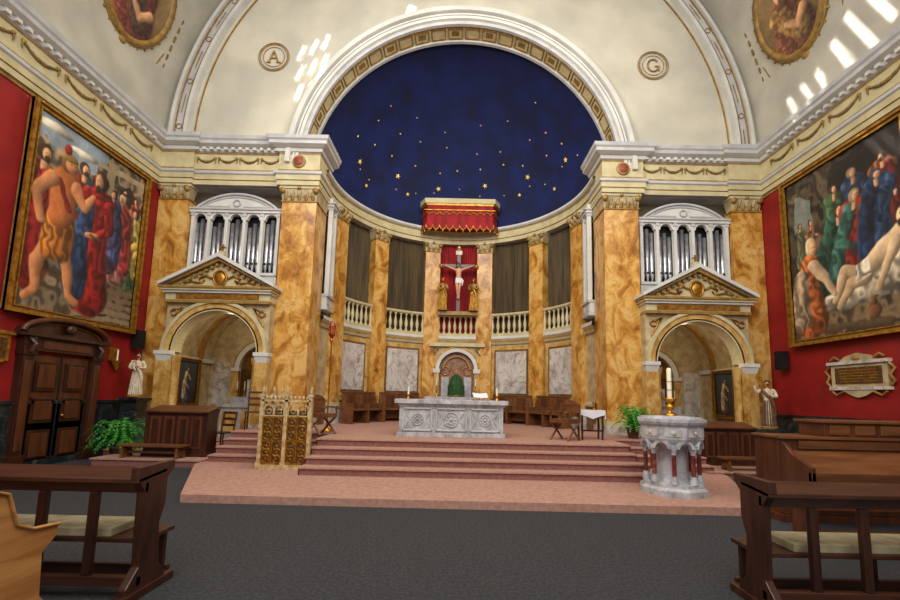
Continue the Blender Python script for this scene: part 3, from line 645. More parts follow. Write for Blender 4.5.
# ---------------------------------------------------------------- font + paschal candle
FM=T(3.82,7.55,.12); b=B(FM)
b.lathe([(.56,0),(.56,.1),(.5,.14),(.5,.2)],WM,n=8,smooth=False); b.lathe([(.3,.2),(.26,.26),(.26,.78),(.34,.86)],WM,n=16)
for i in range(8):
    a=2*pi*(i+.5)/8; x,y=.42*math.cos(a),.42*math.sin(a)
    b.lathe([(.065,.2),(.065,.25),(.045,.29),(.045,.33)],WM,(x,y,0),10); b.lathe([(.036,.33),(.036,.68)],RM,(x,y,0),10); b.lathe([(.042,.68),(.042,.71),(.075,.8),(.075,.84)],WM,(x,y,0),10)
for i in range(8):
    b.M=FM@RZ(2*pi*i/8)@T(0,-.46,0); b.arc(0,.78,.1,.15,-.02,.04,WM,n=8)
b.M=FM
b.lathe([(.44,.84),(.5,.9),(.52,.94),(.52,1.14),(.56,1.18),(.58,1.22),(.58,1.27),(.44,1.28),(.4,1.2)],WM,n=8,smooth=False)
for i in range(8):
    b.M=FM@RZ(2*pi*i/8+pi/8)@T(0,-.482,0); b.box(-.14,.14,-.012,.01,.98,1.1,GM); b.sph((0,-.015,1.04),(.04,.015,.04),GREYW,8,6)
b.M=FM
b.lathe([(.5,1.27),(.5,1.3),(.1,1.32)],WM,n=24)
b.obj('baptismal_font')
b=B(T(3.82,7.55,1.44)); b.lathe([(.13,0),(.13,.02),(.06,.05),(.03,.08),(.08,.14),(.08,.17),(.04,.21),(.12,.28),(.13,.3),(.04,.31)],BRASS,n=20); b.lathe([(.04,.31),(.04,.82),(.035,.83),(.004,.85)],WAX,n=14); b.ring((0,0,.45),.041,.006,RM,'z',n=14); b.ring((0,0,.6),.041,.006,RM,'z',n=14); b.obj('paschal_candle')
# ---------------------------------------------------------------- ferns
def fern(x,y,z,s=1.0,n=60):
    b=B(T(x,y,z)@Matrix.Scale(s,4)); b.lathe([(.13,0),(.19,.28),(.21,.28),(.21,.33),(.17,.33),(.15,.28)],TERRA,n=16)
    for i in range(n):
        a=random.uniform(0,2*pi); L=random.uniform(.45,.8); up=random.uniform(.15,.65); K=12
        u=Vector((math.cos(a),math.sin(a),0)); sd=Vector((-math.sin(a),math.cos(a),0)); pts=[]
        for k in range(K+1):
            t=k/K; pts.append(Vector((0,0,.32))+u*(L*t*.9)+Vector((0,0,up*math.sin(t*pi*.75)*1.1-.35*t*t*(1-up)))+u*.03)
        vs=[];fs=[]
        for k in range(1,K):
            w=.085*math.sin(pi*(k/K)**.7)+.015; d=(pts[k+1]-pts[k-1]).normalized()
            for e in(-1,1):
                o=len(vs); p=pts[k]; vs+=[tuple(p-d*.018),tuple(p+d*.018),tuple(p+sd*e*w+d*.03+Vector((0,0,-.02)))]; fs.append((o,o+1,o+2))
        b.add(vs,fs,GREENF); b.tube([tuple(p) for p in pts[::3]],[.006,.005,.004,.003,.002][:len(pts[::3])],GREENF,4)
    b.obj('potted_fern')
fern(-8.05,10.3,0,1.0,80); fern(4.55,10.9,.72,.85,70)
def pedestal(x,y,h,z0=0):
    b=B(T(x,y,z0)); b.box(-.27,.27,-.27,.27,0,.15,DM); b.frus(-.25,.25,-.25,.25,.15,.22,-.04,DM); b.box(-.2,.2,-.2,.2,.22,h-.14,DM); b.frus(-.2,.2,-.2,.2,h-.14,h-.06,.05,DM); b.box(-.27,.27,-.27,.27,h-.06,h,DM); b.obj('statue_pedestal')
pedestal(-8.45,11.15,1.3,.16); statue('saint_statue',-8.45,11.15,1.53,1.1,.5,IVORY,IVORY,child=True)
pedestal(8.2,11.1,.85,.16); statue('saint_statue',8.2,11.1,1.08,1.2,-.5,IVORY,BROWNC,raised=True)
# ---------------------------------------------------------------- desks, benches
def desk(x,y,z,w,h,a=0):
    b=B(T(x,y,z)@RZ(a)); k=w/2
    b.box(-k,k,-.03,.0,.05,h-.1,DW)
    n=4
    for i in range(n):
        xa=-k+.06+(w-.12)*i/n; xb=-k+.06+(w-.12)*(i+1)/n-.05; b.box(xa+.02,xb,-.045,-.03,.18,h-.2,MW); b.box(xa+.07,xb-.05,-.055,-.045,.24,h-.26,DW)
    for e in(-1,1): b.prism([(-.05,0),(.5,0),(.5,.12),(.38,.2),(.34,h-.25),(.46,h-.02),(-.05,h-.12)],e*k-.03,e*k+.03,DW,'yz')
    b.box(-k-.05,k+.05,-.08,.02,0,.07,DW)
    b.add([(-k-.04,-.1,h-.12),(k+.04,-.1,h-.12),(k+.04,.42,h+.0),(-k-.04,.42,h+.0),(-k-.04,-.1,h-.08),(k+.04,-.1,h-.08),(k+.04,.42,h+.04),(-k-.04,.42,h+.04)],[(0,3,2,1),(4,5,6,7),(0,1,5,4),(1,2,6,5),(2,3,7,6),(3,0,4,7)],MW)
    b.obj('prayer_desk',bev=.006)
desk(-6.5,10.0,.16,1.4,1.12); desk(6.7,10.5,.16,1.3,1.0)
def lowbench(x,y,z,w,a=0,mt=BW,h=.42):
    b=B(T(x,y,z)@RZ(a)); k=w/2
    b.box(-k,k,-.17,.17,h-.045,h,mt); b.box(-k+.1,k-.1,-.02,.02,.1,.15,mt)
    for e in(-1,1): b.prism([(-.17,0),(-.08,0),(0,.07),(.08,0),(.17,0),(.13,h-.045),(-.13,h-.045)],e*(k-.12)-.025,e*(k-.12)+.025,mt,'yz')
    b.obj('wooden_bench',bev=.005)
lowbench(-6.8,9.7,.16,1.45,0,h=.3); lowbench(6.75,9.75,.16,1.4,0,h=.3)
def sidechair(x,y,z,a):
    b=B(T(x,y,z)@RZ(a)); b.box(-.21,.21,-.2,.2,.43,.46,DW)
    for e in(-1,1):
        b.tube([(e*.18,-.17,0),(e*.18,-.17,.43)],.02,DW,6); b.tube([(e*.18,.18,0),(e*.18,.18,.45),(e*.19,.25,.98)],.02,DW,6); b.tube([(e*.18,-.17,.2),(e*.18,.18,.2)],.012,DW,6)
    for zz in(.6,.76,.92): b.box(-.19,.19,.2+(zz-.45)*.12,.225+(zz-.45)*.12,zz,zz+.06,DW)
    b.obj('dark_chair')
sidechair(-5.2,11.0,.72,.3); sidechair(-6.1,11.2,.16,-.2)
# ---------------------------------------------------------------- door
b=B(wallM(-1,9.5,0)@Matrix.Diagonal((.85,1,.97,1)))
b.box(-.82,.82,-.06,.0,0,2.45,MW)
for e in(-1,1):
    c=e*.41
    for z0,z1 in((.15,.8),(.95,1.5),(1.65,2.3)):
        b.box(c-.29,c+.29,-.1,-.06,z0,z1,DW); b.box(c-.22,c+.22,-.12,-.1,z0+.07,z1-.07,MW)
    b.box(e*.98-.14,e*.98+.14,-.16,.0,0,2.5,DW); b.box(e*.98-.17,e*.98+.17,-.2,.0,0,.3,DW); b.box(e*.98-.09,e*.98+.09,-.18,-.16,.4,2.3,MW); b.box(e*.98-.17,e*.98+.17,-.2,0,2.42,2.52,DW)
    b.tube([(e*.98,-.2,2.5),(e*.98,-.26,2.65),(e*.98,-.2,2.8)],[.08,.06,.09],DW,8)
b.box(-.012,.012,-.09,-.05,0,2.45,DKIN); b.sph((.1,-.14,1.1),.035,BRASS)
b.box(-1.14,1.14,-.18,0,2.52,2.82,DW); b.box(-.7,.7,-.2,-.18,2.58,2.76,MW); b.box(-1.24,1.24,-.3,0,2.82,2.9,DW)
pts=[(-1.24,2.9)]+[(-1.24*math.cos(math.radians(a)),2.9+.36*math.sin(math.radians(a))) for a in range(15,180,15)]+[(1.24,2.9)]
b.prism(pts,-.12,0,DW); b.tube([(x,-.2,z+.02) for x,z in pts],.06,MW,8); b.tube([(x*.85,-.13,2.9+(z-2.9)*.75) for x,z in pts],.025,MW,6)
b.sph((0,-.2,3.08),(.14,.08,.12),DW)
b.obj('door_1',bev=.005)
for sg,y,z in((-1,11.55,3.05),(1,11.35,2.85)):
    b=B(wallM(sg,y,z)); b.box(-.1,.1,-.3,-.06,-.25,.25,BLACK); b.box(-.085,.085,-.31,-.3,-.23,.23,DKIN); b.box(-.03,.03,-.08,0,-.06,.06,BLACK); b.obj('wall_speaker')
b=B(wallM(1,9.35,2.35)@Matrix.Scale(.88,4))
b.box(-.75,.75,-.06,0,-.28,.3,CREAM2); b.box(-.62,.62,-.08,-.06,-.2,.22,BRONZE); b.box(-.82,.82,-.12,0,.3,.38,GM); b.box(-.8,.8,-.1,0,-.36,-.28,GM)
b.prism([(-.5,.38),(.5,.38),(.32,.5),(0,.58),(-.32,.5)],-.08,0,CREAM2); b.prism([(-.45,-.36),(.45,-.36),(.2,-.5),(0,-.56),(-.2,-.5)],-.08,0,CREAM2)
for e in(-1,1): b.tube([(e*.75,-.06,-.3),(e*.9,-.06,-.15),(e*.8,-.06,.0),(e*.92,-.06,.15),(e*.78,-.06,.3)],.035,GOLDP,6); b.tube([(e*.45,-.08,.42),(e*.6,-.08,.52),(e*.72,-.08,.44)],.03,GOLDP,6); b.tube([(e*.4,-.08,-.4),(e*.6,-.08,-.5),(e*.72,-.08,-.4)],.03,GOLDP,6)
for k in range(5): b.box(-.5,.5,-.085,-.08,.13-k*.07,.15-k*.07,GOLD)
b.sph((0,-.08,.45),(.1,.06,.08),GOLDP); b.obj('memorial_plaque')
b=B(wallM(-1,7.9,2.45)); b.box(-.45,.45,-.08,0,-.26,.26,GOLD); b.box(-.37,.37,-.1,-.08,-.19,.19,BRONZE); b.box(-.5,.5,-.12,0,.26,.33,GOLD); b.tube([(-.36,-.06,-.26),(0,-.06,-.42),(.36,-.06,-.26)],.04,GOLD,6); b.obj('memorial_plaque')
b=B(wallM(-1,10.95,2.45)); b.box(-.14,.14,-.05,0,-.04,.3,GOLD); b.lathe([(.03,-.28),(.05,-.2),(.12,-.1),(.15,-.04)],GOLD,(0,-.14,0),10); b.lathe([(.02,-.04),(.02,.25)],WAX,(0,-.14,0),8); b.obj('wall_candle_bracket')
# ---------------------------------------------------------------- paintings
class Cv:
    def __init__(s,W,H,top,bot,warp=.012):
        s.W,s.H=W,H; yy,xx=np.mgrid[0:H,0:W]; s.u=(xx/(W-1)); s.v=(yy/(H-1)); s.asp=H/W
        t=s.v[...,None]; s.a=np.array(bot,float)*(1-t)+np.array(top,float)*t; s.rng=np.random.RandomState(3)
        s.n=s.noise(12)*.5+s.noise(26)*.35+s.noise(5)*.6; s.n2=s.noise(60)*.6+s.noise(32)*.6
        wu=s.noise(9)*warp*2.2+s.noise(22)*warp; wv=s.noise(8)*warp*2+s.noise(20)*warp*.8
        s.u=s.u+wu; s.v=s.v+wv
    def noise(s,k):
        g=s.rng.rand(k+3,k+3); x=np.clip(s.u,0,1)*k; y=np.clip(s.v,0,1)*k; i=x.astype(int);j=y.astype(int);fx=x-i;fy=y-j
        fx=fx*fx*(3-2*fx); fy=fy*fy*(3-2*fy)
        return (g[j,i]*(1-fx)*(1-fy)+g[j,i+1]*fx*(1-fy)+g[j+1,i]*(1-fx)*fy+g[j+1,i+1]*fx*fy)-.5
    def put(s,m,c,sh=None,al=1.):
        c=np.array(c,float); f=1.0 if sh is None else sh[...,None]
        m=(m.astype(float)*al)[...,None]
        s.a=s.a*(1-m)+np.clip(c*f,0,255)*m
    def ell(s,x,y,rx,ry,c,rot=0,al=1):
        dx=s.u-x; dy=(s.v-y); a=math.radians(rot); X=dx*math.cos(a)+dy*s.asp*math.sin(a); Y=(-dx*math.sin(a)+dy*s.asp*math.cos(a))/s.asp
        d=(X/rx)**2+(Y/ry)**2; s.put(np.clip((1.15-d)/.3,0,1),c,1.1-.45*(X/rx)+.2*(Y/ry)-.15*d,al)
    def poly(s,P,c,fold=0,ang=0,al=1):
        m=np.zeros(s.u.shape,bool); n=len(P)
        for i in range(n):
            x0,y0=P[i];x1,y1=P[(i+1)%n]
            if y0==y1: continue
            m^=((s.v>=min(y0,y1))&(s.v<max(y0,y1))&(s.u<(s.v-y0)*(x1-x0)/(y1-y0)+x0))
        sh=None
        if fold:
            q=s.u*math.cos(ang)+s.v*math.sin(ang); w=np.sin(q*fold+s.n*16+s.v*5); sh=.85+.3*np.sign(w)*np.abs(w)**.7+.3*s.n
        s.put(m,c,sh,al)
    def limb(s,P,r,c,fold=0):
        R=r if isinstance(r,(list,tuple)) else [r]*len(P)
        best=np.full(s.u.shape,9.); side=np.zeros(s.u.shape)
        for k in range(len(P)-1):
            (x0,y0),(x1,y1)=P[k],P[k+1]
            dx,dy=x1-x0,(y1-y0)*s.asp; L=dx*dx+dy*dy+1e-9
            t=np.clip(((s.u-x0)*dx+(s.v-y0)*s.asp*dy)/L,0,1); ex=s.u-x0-t*dx; ey=(s.v-y0)*s.asp-t*dy
            d=np.hypot(ex,ey)/(R[k]*(1-t)+R[k+1]*t); m=d<best; best=np.where(m,d,best); side=np.where(m,(ex*.85-ey*.5)/(R[k]*(1-t)+R[k+1]*t),side)
        sh=1.08-.42*side-.12*best
        if fold: w=np.sin(s.u*fold+s.v*fold*.25+s.n*15); sh=sh*(.88+.26*w+.25*s.n)
        s.put(np.clip((1.08-best)/.16,0,1),c,sh)
    def head(s,x,y,r,hair=(60,40,24),skin=(206,150,112),face=1,veil=None):
        ry=r*1.3/s.asp
        s.ell(x-face*r*.15,y+ry*.15,r*1.08,ry*1.1,veil or hair)
        s.ell(x+face*r*.2,y-ry*.05,r*.72,ry*.85,skin)
        s.ell(x+face*r*.45,y+ry*.12,r*.1,ry*.07,(60,36,26)); s.ell(x+face*r*.05,y+ry*.12,r*.1,ry*.07,(60,36,26)); s.ell(x+face*r*.3,y-ry*.45,r*.2,ry*.06,(140,70,60))
    def fig(s,x,y,h,robe,cloak=None,hair=(60,40,24),lean=0,arm=(.16,.6),skin=(206,150,112),w=1,face=1,veil=None,beard=False):
        W=h*.15*w*1.25
        P=[(x,y+.01),(x+lean*.3,y+h*.3),(x+lean*.6,y+h*.55),(x+lean*.95,y+h*.76)]
        s.limb(P,[W*1.1,W*.95,W*.75,W*.85],robe,fold=26/h)
        s.limb([(x+lean-W*.55,y+h*.76),(x+lean+W*.55,y+h*.76)],W*.5,robe,fold=26/h)
        if cloak: s.limb([(x+lean-face*W*.3,y+h*.78),(x-face*W*.75+lean*.6,y+h*.5),(x-face*W*.7,y+h*.1)],[W*.45,W*.5,W*.6],cloak,fold=30/h); s.limb([(x-face*W*.5,y+h*.5),(x+face*W*.6,y+h*.36)],[W*.35,W*.2],cloak,fold=30/h)
        if arm:
            sx,sy=x+lean+face*W*.5,y+h*.74; hx,hy=x+lean+face*arm[0]*h*1.4,y+h*arm[1]; mx,my=(sx+hx)/2+face*W*.2,(sy+hy)/2-h*.05
            s.limb([(sx,sy),(mx,my)],[h*.06,h*.05],cloak or robe,fold=30/h); s.limb([(mx,my),(hx,hy)],[h*.038,h*.028],skin)
        s.limb([(x+lean,y+h*.78),(x+lean*1.05,y+h*.87)],h*.035,skin)
        s.head(x+lean*1.1,y+h*.91,h*.07,hair,skin,face,veil)
        if beard: s.ell(x+lean*1.1+face*h*.02,y+h*.875,h*.035,h*.03,hair)
def canvas(cv,w,h,name,M,parent,oval=False,sat=.84,gain=.95):
    W,H=cv.W,cv.H; a=cv.a.copy()
    p=np.pad(a,((1,1),(1,1),(0,0)),'edge'); a=(p[:-2,1:-1]+p[2:,1:-1]+p[1:-1,:-2]+p[1:-1,2:]+2*p[1:-1,1:-1])/6
    g=a.mean(axis=2,keepdims=True); a=(g+(a-g)*sat)*gain*np.array([1.02,.97,.88])
    a=np.clip(a*(1+.28*cv.n[...,None]+.16*cv.n2[...,None]),0,255)/255
    lin=np.where(a<=.04045,a/12.92,((a+.055)/1.055)**2.4)
    vs=[tuple(M@Vector(((i/(W-1)-.5)*w,-.03,(j/(H-1)-.5)*h))) for j in range(H) for i in range(W)]
    fs=[]
    for j in range(H-1):
        for i in range(W-1):
            if oval and ((i/(W-1)-.5)**2+(j/(H-1)-.5)**2)>.25: continue
            fs.append((j*W+i,j*W+i+1,(j+1)*W+i+1,(j+1)*W+i))
    me=bpy.data.meshes.new(name); me.from_pydata(vs,[],fs)
    at=me.color_attributes.new('paint','FLOAT_COLOR','POINT'); cc=np.ones((H*W,4)); cc[:,:3]=lin.reshape(-1,3); at.data.foreach_set('color',cc.ravel())
    m,nt,bs=newmat(name+'_oil_paint'); n=nt.nodes.new('ShaderNodeVertexColor'); n.layer_name='paint'; nt.links.new(n.outputs[0],bs.inputs['Base Color']); bs.inputs['Roughness'].default_value=.55
    me.materials.append(m); o=bpy.data.objects.new(name,me); bpy.context.collection.objects.link(o); o.parent=parent
def frame(b,w,h,t,mt=GOLD,mt2=GOLDP):
    for k,(o,tt,d,m) in enumerate(((0,t,.06,mt2),(t*.6,t*.4,.12,mt),(0,t*.18,.1,mt))):
        x=w/2+o;z=h/2+o; X=x+tt;Z=z+tt
        b.box(-X,-x,-d,.0,-Z,Z,m); b.box(x,X,-d,.0,-Z,Z,m); b.box(-x,x,-d,0,-Z,-z,m); b.box(-x,x,-d,0,z,Z,m)
S=(198,128,82)
# left canvas: scourging of Christ by soldiers, onlookers on stairs
cv=Cv(230,315,(120,142,170),(110,96,78))
cv.poly([(-.1,.8),(.2,.86),(.55,.8),(.55,1.1),(-.1,1.1)],(136,158,186)); cv.ell(.12,.95,.16,.025,(196,196,190)); cv.ell(.38,.91,.12,.02,(190,190,186))
cv.poly([(-.1,.6),(-.1,.8),(.06,.88),(.12,.82),(.2,.88),(.26,.8),(.34,.86),(.42,.8),(.5,.82),(.5,.6)],(160,142,118),20)
for x in(.1,.22,.3,.4): cv.poly([(x,.76),(x+.03,.76),(x+.03,.81),(x,.81)],(90,74,60))
cv.poly([(.5,.45),(1.1,.42),(1.1,1.1),(.6,1.1),(.58,.92),(.5,.9)],(136,118,96),6); cv.poly([(.74,.62),(.93,.61),(.93,.84),(.835,.9),(.74,.84)],(52,42,34)); cv.poly([(.52,.9),(1.1,.95),(1.1,.98),(.52,.93)],(168,152,124)); cv.poly([(.6,.5),(.67,.5),(.67,.97),(.6,.97)],(160,144,116))
for x,y,h,c,f in((.3,.64,.2,(80,96,126),-1),(.4,.65,.2,(160,136,80),1),(.5,.66,.2,(120,46,44),-1)): cv.fig(x,y,h,c,face=f,w=1.2)
cv.fig(.8,.58,.28,(100,80,60),(130,40,34),face=-1,beard=True); cv.fig(.92,.57,.28,(150,54,40),face=-1)
cv.poly([(-.1,-.1),(1.1,-.1),(1.1,.3),(.6,.34),(.4,.22),(-.1,.26)],(116,102,84),6,1.2)
for k in range(7): cv.poly([(.42+.07*k,.0+.045*k),(1.1,.0+.045*k),(1.1,.03+.045*k),(.42+.07*k,.03+.045*k)],(156-8*k,138-8*k,114-7*k))
cv.fig(.93,.3,.48,(76,112,62),(176,150,64),face=-1,w=1.2,arm=(.2,.75)); cv.fig(.78,.32,.5,(186,116,120),(156,48,54),face=-1,w=1.2,veil=(196,184,160)); cv.fig(.68,.36,.46,(90,56,96),(58,68,124),face=-1,w=1.2)
cv.fig(.36,.3,.58,(60,90,116),(150,54,36),w=1.0,arm=(.22,.8),lean=.03,beard=True)
cv.fig(.08,.2,.64,(130,70,36),(110,30,24),w=.9,beard=True,face=1)
# Christ in red and blue
cv.limb([(.55,.7),(.53,.42),(.55,.14)],[.12,.13,.18],(166,28,28),fold=42); cv.limb([(.46,.66),(.43,.42),(.42,.16)],[.06,.07,.1],(40,66,118),fold=46); cv.limb([(.45,.7),(.65,.7)],.06,(166,28,28),fold=42); cv.limb([(.65,.69),(.68,.55),(.56,.49)],[.05,.045,.035],(166,28,28),fold=46); cv.limb([(.56,.49),(.48,.48)],.028,S); cv.head(.545,.81,.06,(70,42,26),(200,148,108),-1); cv.ell(.53,.765,.03,.024,(70,42,26)); cv.limb([(.5,.49),(.6,.47)],.01,(90,70,50))
# soldier
cv.limb([(.12,.66),(.05,.45),(.04,.16)],[.07,.1,.1],(156,24,20),fold=50)
cv.limb([(.21,.4),(.12,.25),(.12,.1),(.07,.06)],[.065,.048,.03,.032],S); cv.limb([(.28,.4),(.34,.26),(.38,.1),(.45,.07)],[.065,.048,.03,.032],S)
cv.limb([(.245,.52),(.245,.36)],[.1,.135],(184,108,34),fold=100); cv.limb([(.25,.69),(.245,.52)],[.115,.095],(176,96,44)); cv.limb([(.2,.7),(.3,.56)],.02,(120,30,24)); cv.limb([(.15,.69),(.05,.58),(.11,.46)],[.05,.04,.03],S); cv.limb([(.34,.69),(.43,.62),(.5,.7)],[.05,.038,.028],S); cv.head(.28,.8,.055,(120,84,40),S,1); cv.ell(.27,.845,.065,.028,(160,124,60)); cv.ell(.255,.885,.03,.03,(150,36,26))
p=empty('framed_painting'); M=wallM(-1,9.72,5.42,.1)
canvas(cv,3.0,4.2,'canvas_scourging',M,p); b=B(M); frame(b,3.0,4.2,.15); b.box(-1.6,1.6,.0,.09,-2.2,2.2,GOLDP); b.obj('gilt_frame',p)
# right canvas: entombment
cv=Cv(230,315,(36,30,28),(110,90,66))
cv.poly([(-.1,.3),(-.1,1.1),(.24,1.1),(.36,.85),(.34,.5),(.2,.3)],(92,78,60),9,.6); cv.poly([(.06,.66),(.24,.64),(.26,.84),(.08,.9)],(130,142,144)); cv.poly([(.34,.5),(1.1,.5),(1.1,.98),(.4,.9)],(32,26,24)); cv.poly([(-.1,.9),(1.1,1.03),(1.1,1.1),(-.1,1.1)],(72,62,50),8); cv.poly([(.3,.5),(.38,.5),(.44,1.1),(.3,1.1)],(80,68,54),14)
cv.fig(.12,.46,.26,(104,110,84),face=1); cv.fig(.22,.45,.27,(130,90,60),face=1)
cv.fig(.42,.44,.42,(64,98,66),None,face=1,w=1.2,lean=.03); cv.fig(.62,.48,.42,(50,72,118),None,face=1,w=1.2,veil=(120,110,96)); cv.fig(.84,.5,.4,(150,88,48),(100,30,28),face=-1,w=1.3,beard=True)
cv.poly([(-.1,-.1),(1.1,-.1),(1.1,.24),(-.1,.34)],(124,104,76),5,1.2); cv.limb([(-.05,.06),(.8,.02)],.03,(90,74,54))
cv.fig(.36,.22,.52,(40,98,84),(32,72,58),w=1.35,lean=.12,arm=(.28,.5)); cv.fig(.52,.28,.5,(158,42,36),(52,104,98),w=1.3,lean=.1,arm=(.22,.4),veil=(150,130,104)); cv.fig(.76,.38,.44,(46,78,130),(32,52,96),face=1,w=1.4,veil=(40,64,110),lean=.04)
cv.limb([(.36,.18),(.6,.22),(.85,.26),(1.05,.28)],[.08,.11,.15,.17],(190,182,166),fold=30)
cv.limb([(.92,.45),(.82,.39),(.72,.34),(.62,.3)],[.065,.08,.062,.068],(200,174,142)); cv.limb([(.64,.31),(.51,.33),(.4,.19)],[.062,.045,.03],(194,166,134)); cv.limb([(.66,.28),(.54,.26),(.44,.15)],[.055,.04,.028],(186,158,126)); cv.limb([(.88,.42),(.8,.3),(.74,.2)],[.034,.028,.022],(194,166,134)); cv.poly([(.58,.26),(.7,.28),(.7,.38),(.6,.36)],(210,204,190),40); cv.head(.95,.53,.05,(56,34,22),(200,172,138),-1); cv.ell(.93,.49,.025,.022,(56,34,22))
cv.limb([(.19,.46),(.16,.3),(.17,.12)],[.08,.12,.16],(190,96,42),fold=46); cv.limb([(.1,.38),(.06,.14)],[.07,.11],(184,160,134),fold=46); cv.limb([(.22,.44),(.33,.34),(.4,.24)],[.05,.038,.024],(196,168,140)); cv.head(.22,.55,.05,(130,84,50),(200,150,112),1,veil=(190,168,140))
cv.ell(.7,.09,.05,.042,(118,78,46)); cv.ell(.7,.135,.024,.018,(94,62,36)); cv.ell(.7,.16,.034,.008,(118,78,46))
p=empty('framed_painting'); M=wallM(1,9.37,5.42,.1)
canvas(cv,3.0,4.2,'canvas_entombment',M,p); b=B(M); frame(b,3.0,4.2,.15); b.box(-1.6,1.6,.0,.09,-2.2,2.2,GOLDP); b.obj('gilt_frame',p)
for sg in(-1,1):
    cv=Cv(90,120,(170,140,92),(104,80,52)); cv.limb([(.5,.5),(.5,.0)],[.26,.42],(126,54,44) if sg<0 else (120,70,50),fold=26); cv.limb([(.3,.5),(.6,.2)],[.12,.16],(92,60,50) if sg<0 else (150,112,64),fold=30)
    cv.head(.5,.7,.14,(90,60,38),(200,150,112),sg*-1); cv.ell(.5,.6,.09,.07,(90,60,40)); cv.limb([(.72,.35),(.58,.25),(.42,.34)],[.07,.06,.04],(196,146,108))
    al=math.radians(17); p=empty('oval_portrait'); M=wallM(sg,9.95,VZ+9*math.sin(al)+.25,0,9*math.cos(al))@Matrix.Rotation(al,4,'X')@T(0,-.14,0)
    canvas(cv,1.75,2.4,'portrait_canvas',M,p,True)
    b=B(M); b.ring((0,0,0),.93,.08,GOLDP,n=40,m=8,Rz=1.26); b.ring((0,0,0),1.03,.035,GOLDP,n=40,m=6,Rz=1.37); b.ring((0,.04,0),.98,.1,OLIVE,n=40,m=6,Rz=1.31)
    for i in range(28):
        a=2*pi*i/28; b.sph((1.08*math.cos(a),.02,1.43*math.sin(a)),.04,GOLDP,6,5)
    for e in(-1,1):
        b.tube([(e*.4,.04,-1.4),(e*.75,.06,-1.55),(e*.95,.06,-1.45),(e*1.15,.04,-1.1),(e*1.25,.04,-.7)],[.03,.04,.035,.025,.012],OLIVE,6)
        for k in range(9): b.sph((e*1.38,.05,.8-.3*k),(.04,.03,.11),OLIVE,6,5)
    b.sph((0,0,-1.42),(.12,.06,.1),GOLDP); b.obj('oval_frame',p)
for sg,L in((-1,'A'),(1,'G')):
    b=B(T(sg*5.9,11.97,12.05)); b.ring((0,0,0),.42,.012,GOLDP,n=32); b.ring((0,0,0),.47,.014,GOLDP,n=32); b.ring((0,0,0),.33,.01,GOLDP,n=32)
    if L=='A':
        for P in([(-.15,0,-.18),(0,0,.2)],[(.15,0,-.18),(0,0,.2)],[(-.09,0,-.04),(.09,0,-.04)],[(-.21,0,-.18),(-.09,0,-.18)],[(.09,0,-.18),(.22,0,-.18)]): b.tube(P,.024,GOLDP,5)
    else:
        b.tube([(.17*math.cos(a),0,.2*math.sin(a)) for a in np.linspace(.7,2*pi-.25,20)],.026,GOLDP,5); b.tube([(.05,0,-.03),(.18,0,-.03),(.18,0,-.18)],.024,GOLDP,5)
    b.obj('roundel_letter')
for sg in(-1,1):
    cv=Cv(60,90,(60,84,110),(60,46,36)); cv.fig(.5,.08,.8,(60,80,140) if sg<0 else (90,60,50),(190,170,140),w=1.2)
    p=empty('framed_painting'); M=wallM(sg,13.7,1.95,.06,8.83); canvas(cv,.95,1.35,'canvas_saint',M,p); b=B(M); frame(b,.95,1.35,.1); b.box(-.5,.5,.0,.05,-.7,.7,GOLDP); b.obj('gilt_frame',p)
# ---------------------------------------------------------------- foreground pews
for sg in(-1,1):
    b=B(mir(sg)); X0,X1=2.56,5.1
    for x in(X0,X1):
        b.prism([(3.5,0),(3.95,0),(3.95,.1),(3.86,.2),(3.82,.55),(3.88,.7),(3.88,.92),(3.96,1.0),(3.96,1.06),(3.52,1.06),(3.52,.95),(3.6,.85),(3.62,.25),(3.5,.12)],x,x+.07,DW,'yz')
        b.box(x-.02,x+.09,3.45,4.05,0,.07,DW)
    b.add([(X0,3.52,.93),(X1,3.52,.93),(X1,3.86,.97),(X0,3.86,.97),(X0,3.52,.97),(X1,3.52,.97),(X1,3.86,1.01),(X0,3.86,1.01)],[(0,3,2,1),(4,5,6,7),(0,1,5,4),(1,2,6,5),(2,3,7,6),(3,0,4,7)],DWH)
    b.box(X0,X1,3.6,3.65,.84,.93,DWH); b.box(X0,X1,3.6,3.66,.1,.18,DWH)
    n=6
    for i in range(1,n): x=X0+(X1-X0)*i/n; b.box(x-.035,x+.035,3.6,3.65,.18,.84,DW)
    b.box(X0+.05,X1,3.72,4.12,.4,.44,DWH); b.box(X0+.35,X1-.05,3.74,4.1,.44,.51,CUSH)
    b.box(X0+.05,X1,4.06,4.1,.0,.1,DWH)
    for x in(X0+.1,X0+1.3,X1-.15): b.box(x,x+.05,4.05,4.1,0,.4,DW)
    b.obj('oak_kneeler_pew',bev=.008)
b=B()
pr=[(2.75,0),(3.3,0),(3.3,.1),(3.22,.2),(3.2,.5),(3.3,.6),(3.3,.68),(3.1,.7),(2.98,.76),(2.93,.9),(2.9,.98),(2.82,1.01),(2.74,.98),(2.74,.5)]
b.prism(pr,-3.03,-2.97,PINE,'yz'); b.prism(pr,-5.2,-5.14,PINE,'yz'); b.box(-5.15,-3.03,2.78,3.2,.4,.45,PINE); b.box(-5.15,-3.03,2.76,2.8,.45,.93,PINE); b.box(-5.15,-3.0,2.74,2.84,.91,.97,PINE)
b.tube([(-2.96,y,z) for y,z in pr[6:13]],.012,PINE,6)
b.obj('pine_pew',bev=.012)
